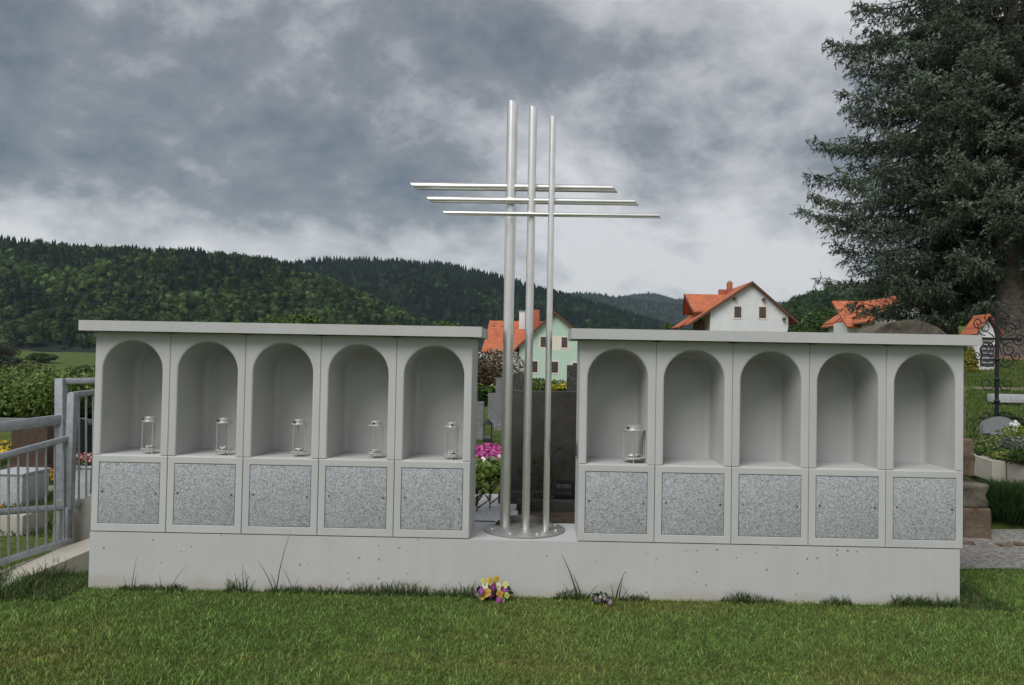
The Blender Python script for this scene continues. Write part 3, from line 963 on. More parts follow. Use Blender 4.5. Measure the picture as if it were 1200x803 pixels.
# ------------------------------------------------------------------ left: steps of concrete, railing
def quad_block(m, pts_top, zbot):
    """block from four top corner points down to zbot"""
    a = [m.bm.verts.new(p) for p in pts_top]; b = [m.bm.verts.new((p[0], p[1], zbot)) for p in pts_top]
    m.bm.faces.new(a); m.bm.faces.new(b[::-1])
    for k in range(4): m.bm.faces.new((a[k], b[k], b[(k + 1) % 4], a[(k + 1) % 4]))


cw = thing('concrete_wall', 'stepped weathered concrete garden wall under the railing left of the urn walls', 'wall', (XL - .6, .5, 0))
lo = cw.location
xa = XL - 1.55
m = MB()
ka, kb, kc, kd = P(-70, 719, -.30), P(112, 642, .44), P(112, 628, .70), P(-70, 694, .02)
quad_block(m, [ka + (ka - kb) * .9, kb, kc, kd + (kd - kc) * .9], -.5); m.bevel(.02, 2)
for v in m.bm.verts: v.co -= lo
m.build('low_kerb', M_kerb, cw)
m = MB()
quad_block(m, [(P(62, 605, .70).x, .705, .485), (XL + .12, .705, .53), (XL + .12, .99, .53), (P(62, 605, .70).x, .99, .485)], -.2); m.bevel(.02, 2)
for v in m.bm.verts: v.co -= lo
m.build('upper_block', M_rough, cw)


def rail_thing(name, label, ref): return thing(name, label, 'railing', ref, 0, 'galvanised railings')


def bar(m, a, b, w, dpt):
    """flat or square bar from a to b"""
    a, b = Vector(a), Vector(b); d = b - a
    ax = d.normalized(); up = Vector((0, 0, 1)) if abs(ax.z) < .8 else Vector((0, 1, 0))
    s = ax.cross(up).normalized(); u = s.cross(ax)
    R = Matrix((ax, s, u)).transposed()
    m.box((a + b) / 2, (d.length, w, dpt), min(w, dpt) * .12, R)
    return m


def railing(label, ptl, ptr, pbl, pbr, Y0, Y1, px0, px1, bars, postpx=None, mid=None, ext=0):
    """top/bottom rail pixel heights at px0,px1, bars between"""
    ref = P((px0 + px1) / 2, (pbl + pbr) / 2, (Y0 + Y1) / 2)
    t = rail_thing('railing', label, ref)
    tl, tr, bl, br = P(px0, ptl, Y0) - ref, P(px1, ptr, Y1) - ref, P(px0, pbl, Y0) - ref, P(px1, pbr, Y1) - ref
    bar(MB(), tl, tr, .045, .045).build('top_rail', M_galv, t)
    bar(MB(), bl, br, .045, .045).build('bottom_rail', M_galv, t)
    if mid:
        MB().tube([P(px0, mid[0], Y0 + .02) - ref, P(px1, mid[1], Y1 + .02) - ref], .026, 12).build('middle_tube', M_galv, t)
    for f in bars:
        a, b = bl + (br - bl) * f, tl + (tr - tl) * f
        MB().tube([a, b], .0085, 8).build('bar', M_galv, t)
    if postpx:
        for (pp, y0, y1, Yp, w) in postpx:
            a, b = P(pp, y0, Yp) - ref, P(pp, y1, Yp) - ref
            a.x = b.x = (a.x + b.x) / 2
            bar(MB(), a, b, w, w).build('post', M_galv, t)
    return t


nb = 22
railing('lower galvanised bar railing panel rising towards the urn wall', 545.5, 513, 672, 633, .02, .62, -40, 82,
        [(k + .5) / nb * 1.0 for k in range(0, nb)][::2], [(77, 634, 594, .62, .07)], mid=(603, 594))
railing('upper galvanised bar railing panel partly hidden behind the urn wall', 463, 459, 594, 580, .62, .95, 83, 118, [.02, .26, .50, .74, .97], [(83, 597, 461, .62, .06)])
ref = P(70, 490, 1.15)
hr = rail_thing('handrail', 'stepped galvanised handrail behind the bar railing', ref)
bar(MB(), P(-40, 505.5, .6) - ref, P(75, 491, 1.15) - ref, .05, .085).build('lower_rail', M_galv, hr)
bar(MB(), P(71.5, 700, 1.15) - ref, P(71.5, 443.5, 1.15) - ref, .075, .075).build('post', M_galv, hr)
bar(MB(), P(68, 447, 1.15) - ref, P(125, 445.5, 1.3) - ref, .05, .05).build('upper_rail', M_galv, hr)
bar(MB(), P(-38, 505, .61) - ref, P(-38, 690, .61) - ref, .05, .05).build('end_post', M_galv, hr)

# ------------------------------------------------------------------ left graves
def head_poly(w, h, kind):
    if kind == 'round':
        return [(-w / 2, 0), (w / 2, 0)] + [(w / 2 * math.cos(rad(a)) ** 1.0, h - w * .28 + w * .28 * math.sin(rad(a))) for a in range(0, 181, 12)]
    if kind == 'shoulder':
        return [(-w / 2, 0), (w / 2, 0), (w / 2, h * .86), (w * .44, h * .94), (w * .30, h), (-w * .30, h), (-w * .44, h * .94), (-w / 2, h * .86)]
    return [(-w / 2, 0), (w / 2, 0), (w / 2, h), (-w / 2, h)]


def headstone(label, px, Y, ptop, wpx, mat, kind='flat', th=.16, base=True, zb=None, rz=0, group='headstones', cat='headstone'):
    g = G(px, Y)
    if zb is not None: g.z = zb
    top = P(px, ptop, Y).z
    w = wpx * (Y - CAMY) / F
    t = thing('headstone', label, cat, g, rz, group)
    hb = .12 if base else 0
    m = MB(); m.prism(head_poly(w, top - g.z - hb, kind), -th / 2, th / 2); m.bevel(.012, 2)
    m.build('slab', mat, t, (0, 0, hb))
    if base:
        MB().box((0, 0, hb / 2 - .05), (w * 1.2, th * 1.9, hb + .1 - .001), .01).build('base', mat, t)
    return t


headstone('rough brown headstone with rounded shoulders behind the lower railing', 41, 6.2, 494, 42, M_brown, 'shoulder')
headstone('dark headstone seen between the upper railing bars beside the urn wall', 96, 7.2, 490, 28, M_black, 'round')
headstone('narrow grey headstone behind the railing post', 71, 8.2, 487, 15, M_dgran, 'flat')
headstone('small dark headstone at the left picture edge behind the railing', 12, 8.6, 519, 18, M_brown, 'round')
pw_ = MB()
for (nm, px, Y, wpx, ytop, lab) in (('planter_wall', 93, 3.6, 34, 549, 'pale granite planter box with pink flowers behind the upper railing'),
                                    ('planter_wall', 10, 3.5, 42, 557, 'pale grey stone block behind the lower railing at the left edge')):
    g = G(px, Y); top = P(px, ytop, Y).z; w = wpx * (Y - CAMY) / F
    t = thing(nm, lab, 'planter', g)
    MB().box((0, .25, (top - g.z) / 2 - .05), (w, .5, top - g.z + .1), .012).build('body', M_gran2, t)
    MB().box((0, .25, top - g.z + .012), (w + .03, .53, .022), .004).build('coping', M_gran2, t)
    if px == 93: PL = (g, top, w)


def flowerbed(name, label, cat, loc, sx, sy, h, n, size, leafc, flc, frac, seed, parent_mat=None):
    r = np.random.default_rng(seed)
    k = 14
    c = np.stack([(r.random(k) - .5) * sx, (r.random(k) - .5) * sy, h * (.2 + .4 * r.random(k))], 1)
    q = np.stack([np.full(k, sx * .16 + .04), np.full(k, sy * .2 + .03), h * (.35 + .3 * r.random(k))], 1)
    t = thing(name, label, cat, loc)
    V, Fq, col = leaves(c, q, n, size, leafc, r); V[:, 2] = np.maximum(V[:, 2], -.02)
    link('foliage', fastmesh('foliage', V, Fq, col), M_leaf, t)
    nf = int(n * frac)
    if nf:
        c[:, 2] += h * .22
        V, Fq, col = leaves(c, q, nf, size * 1.05, flc, r, shell=.8, aspect=.9); V[:, 2] = np.maximum(V[:, 2], h * .25)
        link('blossoms', fastmesh('blossoms', V, Fq, col), M_petal, t)
    return t


flowerbed('flower_tuft', 'pink and salmon flowers on top of the pale planter box', 'flowers', (PL[0].x, PL[0].y + .2, PL[1] + .02), PL[2] * .95, .35, .1, 700, .02,
          MG, [(.6, .22, .2), (.7, .4, .38), (.45, .12, .12)], .5, 3)
g = G(52, 5.0)
flowerbed('flower_bed', 'grave bed of orange and red flowers in front of the brown headstone', 'flowers', (g.x, 5.35, g.z), .9, .5, .14, 900, .022, MG, [(.6, .2, .04), (.5, .06, .04), (.65, .4, .05)], .3, 4)
g = G(48, 3.0)
flowerbed('flower_bed', 'small clump of orange flowers just behind the railing foot', 'flowers', (g.x, 2.2, Hf(g.x, 2.2)), .6, .4, .16, 700, .022, MG, [(.7, .25, .02), (.6, .35, .04)], .3, 14)
g = G(8, 7.0)
flowerbed('flower_bed', 'yellow flowers and greenery at the far left behind the railing', 'flowers', (g.x, 7.2, g.z), .8, .6, .3, 700, .028, LG, [(.7, .5, .03)], .35, 5)
sheet('grave_path', lambda u: ((-9.5 + 4.2 * u, 4.55 - .1 * u), (-9.5 + 4.2 * u, 5.0 - .1 * u)), M_gravel)
# sandstone edging and stones under the railing
for (px, Y, ytop, wpx, mat, lab) in ((10, 1.9, 604, 46, M_kerb, 'sand coloured stone block low behind the left railing'),
                                     (38, 2.6, 638, 60, M_black, 'black polished grave border behind the railing foot')):
    g = G(px, Y); top = P(px, ytop, Y).z
    tag(MB().box((0, .2, (top - g.z) / 2 - .05), (wpx * (Y - CAMY) / F, .4, max(.12, top - g.z + .1)), .02).build('stone_block', mat, None, g), lab, 'stone')
# low pale road wall beyond the graves at the left
g = G(0, 19)
tag(MB().box((0, 0, .2), (7, .3, .9), .02).build('cemetery_wall', M_gstone, None, (g.x + .6, 19, g.z - .25)), 'low grey cemetery wall beyond the graves at the left edge', 'wall')

# bushes beyond the graves
bs = [(-25, 24, 424, 2.6), (22, 27, 437, 2.6), (62, 25, 428, 2.2), (98, 28, 442, 2.4), (140, 27, 430, 2.3), (5, 34, 420, 3.0)]
bl_ = ['pale green bush at the far left edge behind the railing', 'rounded pale green bush above the lower railing', 'tall pale green bush left of the handrail post',
       'pale green bush seen through the upper railing', 'pale green bush mostly hidden behind the left urn wall', 'darker reddish bush behind the pale hedge at the left edge']
for i, ((px, Y, yt, R), lb) in enumerate(zip(bs, bl_)):
    g = G(px, Y); top = P(px, yt, Y).z
    bush('bush', lb, 'bush', g, R, max(1.6, top - g.z), 10000, .085, [(.05, .035, .02), (.06, .06, .025)] if i == 5 else [(.13, .19, .045), (.10, .16, .035), (.16, .22, .06)], 'bushes beyond the graves', 40 + i, 20, base=.08)
tl_ = ['treetop just showing above the cover slab over the third niche', 'small round treetop above the slab between third and fourth niche', 'low treetop above the slab over the fifth niche',
       'treetop above the slab over the fourth niche']
for i, (px, Y, yt, R) in enumerate(((305, 48, 369, 2.6), (356, 52, 368, 1.3), (528, 60, 374, 2.2), (468, 56, 378, 1.8))):
    g = G(px, Y); top = P(px, yt, Y).z
    bush('small_tree', tl_[i], 'tree', g, R, top - g.z, 3500, .16, LG, 'small trees behind the left urn wall', 60 + i, 16, base=.4)

# ------------------------------------------------------------------ seen through the gap
headstone('large dark weathered headstone standing behind the cross', 643, 1.55, 458.5, 92, M_dstone, 'flat', .2, True)
g = G(650, 1.12)
t = thing('grave_border', 'dark polished grave border with a black block behind the cross', 'grave border', (g.x, 1.12, g.z))
MB().box((0, 0, .05), (.62, .12, .10), .006).build('front_kerb', M_dstone, t)
MB().box((.18, .18, .15), (.30, .22, .16), .006).build('block', M_black, t)
sheet('white_gravel_bed', lambda u: ((-.95 + u * .78, .63), (-1.05 + u * .86, 1.85)), M_wgrav, .014, 8)
sheet('grave_soil', lambda u: ((-.16 + u * 1.1, .63), (-.16 + u * 1.2, 1.9)), M_soil, .012, 10)
# phlox cushion
g = G(572, 3.9)
pc = P(572, 535, 3.9)
r = np.random.default_rng(9)
t = thing('phlox_cushion', 'bright pink phlox cushion spilling beside the cross', 'flowers', (pc.x, 3.9, g.z))
c_ = [(-.36, 0, .10), (-.15, -.05, .13), (.08, .02, .12), (.28, 0, .10), (0, .16, .15), (-.22, .14, .14), (.4, .08, .1)]
V, Fq, col = leaves(c_, [(.2, .18, .10)] * 7, 6000, .015, [(.60, .10, .36), (.70, .2, .48), (.5, .06, .28)], r, aspect=.9, shell=.75)
link('blossoms', fastmesh('blossoms', V, Fq, col), M_petal, t)
V, Fq, col = leaves([(x, y, .02) for x, y, z in c_], [(.24, .2, .09)] * 7, 2500, .02, MG, r)
link('foliage', fastmesh('foliage', V, Fq, col), M_leaf, t)
for i, (px, Y, hh, lb) in enumerate(((572, 2.9, .22, 'bright green perennial below the pink phlox'), (600, 3.1, .2, 'green perennial half hidden behind the thick upright tube'))):
    g = G(px, Y); flowerbed('perennial', lb, 'plant', g, .55, .35, hh, 1800, .028, [(.16, .24, .04), (.12, .2, .03), (.2, .27, .06)], [(.7, .7, .6)], .03, 20 + i)


def seedling(label, px, Y, h, seed):
    """young spruce: stem with whorls of needle twigs"""
    g = G(px, Y); r = np.random.default_rng(seed)
    t = thing('young_conifer', label, 'conifer', g, 0, 'young conifers behind the cross')
    tw = [((0, 0, 0), (0, 0, h))]
    for k in range(9):
        z = h * (.15 + .08 * k); a = k * 2.4
        l = h * .5 * (1 - k / 11)
        tw.append(((0, 0, z), (l * math.cos(a), l * math.sin(a), z + l * .75)))
    A0 = np.array([a for a, b in tw]); B0 = np.array([b for a, b in tw])
    n = 110; V, T, col = [], [], []
    for a, b in zip(A0, B0):
        d = b - a; L = np.linalg.norm(d); d /= L
        s = r.random(n); p = a + d * (s * L)[:, None]
        q = r.normal(size=(n, 3)); q -= d * (q @ d)[:, None]; q /= np.linalg.norm(q, axis=1)[:, None]
        tip = p + (q + d * .8) * .022; sd = np.cross(q, d) * .0022
        k0 = len(V) * 1
        V.append(np.stack([p - sd, p + sd, tip], 1).reshape(-1, 3)); col.append(np.repeat(np.array([(.05, .075, .022)]) * (.6 + .8 * r.random(n))[:, None], 3, 0))
    V = np.concatenate(V); col = np.concatenate(col); T = np.arange(len(V)).reshape(-1, 3)
    link('needles', fastmesh('needles', V, T, col), M_needle, t)
    m = MB()
    for a, b in tw: m.tube([a, b], [.006, .002], 5)
    m.build('stem', M_bark, t)


seedling('young conifer on the white gravel left of the cross', 562, 1.0, .24, 1)
seedling('young conifer on the white gravel close to the thick tube', 577, 1.15, .34, 2)
seedling('taller young conifer between the second and third tube', 632, 1.28, .52, 3)
seedling('young conifer right of the thinnest tube', 648, 1.25, .60, 4)
headstone('pale grey slim headstone left of the cross', 579, 9.5, 461, 12, M_gstone, 'flat', .2)
headstone('tall grey grave pillar beside the thick upright tube', 586, 8.5, 443, 9, M_gstone, 'flat', .14)
headstone('low pale headstone at the edge of the left urn wall', 562, 7.0, 471, 12, M_gstone, 'flat', .2)
headstone('dark slate headstone between the cross tubes in the distance', 608, 14, 437, 16, M_dgran, 'round', .2)
headstone('dark headstone far off beside the right urn wall', 671, 15, 428, 13, M_dgran, 'flat', .2)
p = P(573, 497, 6.5)
lt = thing('grave_lantern', 'small black grave lantern in front of the pale headstones', 'lantern', G(573, 6.5))
MB().box((0, 0, .04), (.15, .15, .06), .005).build('foot', M_dark, lt)
MB().box((0, 0, .17), (.11, .11, .19), .004).build('glass', M_glass, lt)
MB().lathe([(.10, .27), (.03, .34), (.012, .36)], n=4).build('roof', M_dark, lt)
for sx in (-1, 1):
    for sy in (-1, 1): MB().box((sx * .058, sy * .058, .17), (.012, .012, .2)).build('frame_bar', M_dark, lt)
for i, (px, Y, yt, R, cols, lb) in enumerate(((570, 22, 451, .7, [(.5, .42, .03), (.12, .16, .03)], 'yellow flowering shrub beyond the headstones'), (556, 30, 402, 1.8, [(.09, .055, .035), (.07, .06, .03)], 'bare reddish-brown shrub at the left urn wall edge'),
                                            (585, 34, 405, 1.4, [(.55, .5, .45), (.12, .10, .07), (.3, .27, .2)], 'white blossoming shrub in front of the orange-roofed house'), (640, 40, 444, 2.0, LG, 'green garden shrub before the green house'), (664, 38, 448, 1.0, [(.5, .42, .03), (.14, .18, .03)], 'yellow-green garden shrub at the right urn wall edge'),
                                            (617, 42, 442, 1.6, MG, 'dark green garden shrub between the cross tubes'), (562, 16, 466, .6, MG, 'low green shrub behind the pale headstone'))):
    g = G(px, Y); top = P(px, yt, Y).z
    bush('shrub', lb, 'shrub', g, R, max(.6, top - g.z), 2200, .09, cols, 'shrubs seen past the cross', 80 + i, 12)

# ------------------------------------------------------------------ right side: monument, path, grave bed
Ym = 2.55
gz = Hf(P(1066, 430, Ym).x, Ym)
xm = (P(1001, 430, Ym - .2).x + P(1132, 430, Ym - .2).x) / 2
wm = P(1132, 430, Ym - .2).x - P(1001, 430, Ym - .2).x
zt = P(1066, 376, Ym).z
t = thing('stone_monument', 'old weathered sandstone monument with arched top behind the right urn wall', 'monument', (xm, Ym, 0))
poly = [(-wm / 2, .9), (wm / 2, .9), (wm / 2, zt - .56)] + [(wm / 2 * math.cos(rad(a)), zt - .56 + .56 * math.sin(rad(a))) for a in range(15, 180, 15)] + [(-wm / 2, zt - .56)]
m = MB(); m.prism(poly, -.2, .2); m.bevel(.02, 2); m.build('stele', M_oldst, t)


def rock_box(name, mat, parent, c, size, seed, bev=.03):
    m = MB(); m.box(c, size, 0)
    bmesh.ops.subdivide_edges(m.bm, edges=m.bm.edges[:], cuts=3, use_grid_fill=True)
    rr = random.Random(seed)
    for v in m.bm.verts: v.co += Vector((rr.uniform(-1, 1), rr.uniform(-1, 1), rr.uniform(-1, 1))) * bev * .35
    m.bevel(bev, 2, 50)
    return m.build(name, mat, parent, sharp=60)


xr1 = P(1142, 550, Ym - .33).x - xm; xr2 = P(1160, 590, Ym - .53).x - xm
rock_box('plinth_stone', M_oldst2, t, ((xr1 - 1.15) / 2, -.02, .80), (xr1 + 1.15, .62, .38), 1)
zs = P(1150, 566, Ym - .45).z
rock_box('upper_step', M_oldst, t, ((xr2 - 1.3) / 2, -.05, (zs + .33) / 2), (xr2 + 1.3, .95, zs - .33), 2)
rock_box('lower_step', M_oldst2, t, ((xr2 - 1.3) / 2 + .01, -.05, .16), (xr2 + 1.32, .98, .345), 3)
# old bricks at the foot
for k in (0, 2, 3):
    tag(rock_box('loose_brick', M_oldst2, None, (xm + xr2 - .3 + k * .16, Ym - .68 + .07 * math.sin(k * 2), .022), (.10 + .02 * (k == 2), .07, .05), 10 + k, .012),
        ['leftmost', '', 'middle', 'rightmost'][k] + ' broken brick lying on the gravel before the monument steps', 'brick', 'broken bricks on the gravel')

# lavender bush
def tuft(label, name, px, Y, R, h, n, cols, seed):
    g = G(px, Y); r = np.random.default_rng(seed)
    x = r.normal(size=n) * R * .42; y = r.normal(size=n) * R * .4
    rr = np.sqrt(x * x + y * y); k = rr < R; x, y, rr = x[k], y[k], rr[k]; n = len(x)
    hh = h * (1 - .45 * (rr / R) ** 2) * (.6 + .5 * r.random(n))
    c = np.asarray(cols)[r.integers(0, len(cols), n)] * (.6 + .8 * r.random(n))[:, None]
    V, T, col = blades(x, y, x * 0, hh, .006 + .005 * r.random(n), .15 + .35 * r.random(n), r, c)
    # splay outward
    dz = V[:, 2:3]; V[:, :2] *= 1 + .55 * dz / h
    tag(link(name, fastmesh(name, V, T, col), M_grassb, None, g), label, 'shrub')


tuft('dense dark green lavender bush on the right beside the stone steps', 'lavender_bush', 1187, 2.75, .55, .40, 9000, [(.03, .065, .018), (.04, .08, .022), (.022, .05, .015)], 2)
tuft('smaller green lavender bush behind the dense one', 'lavender_bush', 1163, 3.3, .34, .2, 2500, [(.05, .085, .022), (.035, .07, .02)], 4)

# grave bed with kerb stones
kt = thing('grave_kerb', 'pale weathered concrete kerb around the raised grave bed at right', 'kerb', G(1170, 3.9))
lo = Vector(kt.location)
k0, k1 = P(1128, 525, 4.6), P(1179.5, 541, 3.55)
k2 = P(1240, 560, 2.75)
for a, b in ((k0, k1), (k1, k2)):
    dv_ = (b - a).normalized() * .008
    aa, bb = a + dv_ - lo, b - dv_ - lo
    nrm = Vector((bb.y - aa.y, -(bb.x - aa.x), 0)).normalized() * .16
    if nrm.y < 0: nrm = -nrm
    m = MB(); h_ = .24
    top = [aa, bb, bb + nrm, aa + nrm]
    lower = [q - Vector((0, 0, h_)) for q in top]
    va = [m.bm.verts.new(q) for q in top]; vb = [m.bm.verts.new(q) for q in lower]
    m.bm.faces.new(va); m.bm.faces.new(vb[::-1])
    for k in range(4): m.bm.faces.new((va[k], vb[k], vb[(k + 1) % 4], va[(k + 1) % 4]))
    m.bevel(.012, 2); m.build('kerb_stone', M_kerb, kt)
bedz = k1.z - .03
m = MB()
bv = [m.bm.verts.new(q) for q in ((k0.x, k0.y + .15, k0.z - .03), (k1.x, k1.y + .15, bedz), (k2.x, k2.y + .15, k2.z - .03), (k2.x + 1, 6.5, k1.z + .1), (k0.x - .6, 6.8, k1.z + .1))]
m.bm.faces.new(bv)
tag(m.build('soil_bed', M_soil), kind='structure')
SG = [(.15, .18, .145), (.21, .235, .2), (.11, .14, .10)]
pl_specs = [(1137, 5.0, .30, .24, MG, 'round green plant at the left corner of the grave bed'), (1150, 4.9, .32, .26, LG, 'yellow-green leafy plant in the grave bed'),
            (1164, 4.5, .30, .25, [(.16, .2, .06), (.1, .15, .04), (.22, .24, .1)], 'variegated plant in the middle of the grave bed'), (1176, 4.4, .26, .22, LG, 'bright green plant in front of the round-topped stone'),
            (1192, 4.0, .34, .30, SG, 'silvery grey-leaved plant at the right picture edge'), (1192, 4.6, .36, .42, [(.2, .24, .03), (.28, .3, .05)], 'yellow-green shrub behind the silvery plant'),
            (1210, 4.3, .4, .4, LG, 'leafy plant just at the right edge of the picture'), (1145, 4.5, .16, .1, SG, 'small bluish ground cover by the kerb'),
            (1172, 3.95, .26, .16, MG, 'low dark green plant just behind the kerb joint'), (1158, 4.25, .24, .15, LG, 'low light green plant behind the left kerb stone'),
            (1184, 3.7, .24, .18, [(.2, .24, .05), (.14, .18, .04)], 'low yellowish plant behind the right kerb stone'), (1200, 3.4, .3, .22, MG, 'leafy plant at the near right corner of the grave bed')]
for i, (px, Y, R, h, cols, lb) in enumerate(pl_specs):
    p = P(px, 520, Y)
    zz = k1.z - .03 + (Y - 3.7) * .015
    bush('bed_plant', lb, 'plant', (p.x, Y, zz), R, h, 1300, .022, cols, 'plants in the grave bed', 120 + i, 10, stem=False, base=.1)
# heart shaped headstone
p = P(1171, 505, 5.6)
hp = []
for k in range(40):
    a = 2 * math.pi * k / 40
    hp.append((16 * math.sin(a) ** 3 / 34, (13 * math.cos(a) - 5 * math.cos(2 * a) - 2 * math.cos(3 * a) - math.cos(4 * a)) / 60 + .12))
zb = P(1171, 509, 5.6).z
hs = thing('round_headstone', 'low grey round-topped granite stone leaning back in the grave bed', 'headstone', (p.x, 5.6, zb - .12))
m = MB(); m.prism([(-.25, 0), (.25, 0)] + [(.25 * math.cos(rad(a)), .08 + .17 * math.sin(rad(a))) for a in range(0, 181, 12)], -.05, .05); m.bevel(.012, 2)
m.build('slab', M_gran3, hs, (0, 0, .12), (rad(-14), 0, 0))
MB().box((0, .02, .04), (.3, .2, .2), .01).build('base', M_gran3, hs)
p = P(1157, 490, 6.6)
gl = thing('grave_lamp', 'small grey metal grave lamp left of the round-topped stone', 'lantern', (p.x, 6.6, P(1157, 502, 6.6).z))
MB().box((0, 0, .06), (.12, .12, .16), .006).build('body', M_gran2, gl)
MB().box((.03, 0, .155), (.24, .18, .03), .008).build('lid', M_dark, gl)
# white figurine
p = P(1190, 500, 5.1)
fg = thing('angel_figurine', 'small white angel figurine among the plants at right', 'figurine', (p.x, 5.1, P(1190, 506, 5.1).z))
MB().lathe([(.045, 0), (.05, .02), (.032, .07), (.036, .10), (.014, .115)], n=14).build('robe', M_white, fg)
MB().lathe([(.004, .11), (.02, .12), (.024, .135), (.018, .152), (.004, .158)], n=14).build('head', M_white, fg)
for s in (-1, 1):
    MB().box((s * .04, .02, .09), (.05, .012, .07), .005, Matrix.Rotation(s * .5, 3, 'Y')).build('wing', M_white, fg)

# wrought iron grave cross
ix = thing('iron_cross', 'ornate dark wrought iron grave cross on the right in front of the trunk', 'cross', (P(1168, 500, 6.9).x, 6.9, P(1168, 503, 6.9).z))
sc_ = (6.9 - CAMY) / F


def scroll(m, cx, cz, r0, turns, a0, sgn=1, th=.009):
    pts = []
    for k in range(26):
        u = k / 25
        a = a0 + sgn * u * turns * 2 * math.pi; rr = r0 * (1 - .8 * u)
        pts.append((cx + rr * math.cos(a), 0, cz + rr * math.sin(a)))
    m.tube(pts, th, 5)


MB().box((0, 0, .95), (.045, .045, 2.0), .006).build('shaft', M_iron, ix)
MB().box((0, 0, 1.45), (.78, .035, .045), .006).build('cross_arm', M_iron, ix)
for z in (.12, .45, .8, 1.12): MB().lathe([(.03, z - .03), (.05, z), (.03, z + .03)], n=12).build('collar', M_iron, ix)
for s in (-1, 1):
    for (cx, cz, r0, tn, a0) in ((.16, .20, .13, 1.3, 2.6), (.15, .72, .12, 1.4, 2.8), (.16, 1.12, .14, 1.4, 3.4), (.2, 1.28, .12, 1.5, 1.3), (.2, 1.62, .12, 1.5, 4.6), (.36, 1.45, .11, 1.5, 3.1), (.12, 1.8, .1, 1.4, 3.6), (.3, 1.7, .09, 1.4, 4), (.31, 1.18, .09, 1.4, 2)):
        m = MB(); scroll(m, s * cx, cz, r0, tn, a0 if s > 0 else math.pi - a0, s); m.build('scroll', M_iron, ix)
for k in range(10):
    a = rad(36 * k)
    m = MB(); m.tube([(.06 * math.cos(a), 0, 1.45 + .06 * math.sin(a)), (.26 * math.cos(a), 0, 1.45 + .26 * math.sin(a))], [.012, .004], 5); m.build('ray', M_iron, ix)
bush('rose_bush', 'small dark shrub around the foot of the iron cross', 'shrub', (ix.location.x, 6.8, ix.location.z), .35, .3, 700, .03, DG, None, 200, 8, stem=False)

# pale slab further back, mulch
p = P(1183, 470, 9.5)
tag(MB().box((0, 0, 0), (.75, .25, .16), .012).build('stone_kerb', M_gran2, None, (P(1184, 466, 9.5).x, 9.5, P(1184, 467, 9.5).z)), 'pale stone slab lying on the grass before the tree trunk', 'slab')


def hmound(name, c, R, h, mat, label=None):
    V, Fq = [], []; n, m_ = 36, 7
    for j in range(m_ + 1):
        for k in range(n):
            a = 2 * math.pi * k / n; rr = R * j / m_ * (1 + .12 * math.sin(3 * a + 1) * j / m_)
            x, y = c[0] + rr * math.cos(a), c[1] + rr * math.sin(a)
            V.append((x, y, Hf(x, y) + h * (1 - (j / m_) ** 2) - .01 * (j == m_)))
    for j in range(m_):
        for k in range(n): Fq.append((j * n + k, j * n + (k + 1) % n, (j + 1) * n + (k + 1) % n, (j + 1) * n + k))
    return tag(link(name, fastmesh(name, np.array(V), np.array(Fq), smooth=True), mat), kind='structure')


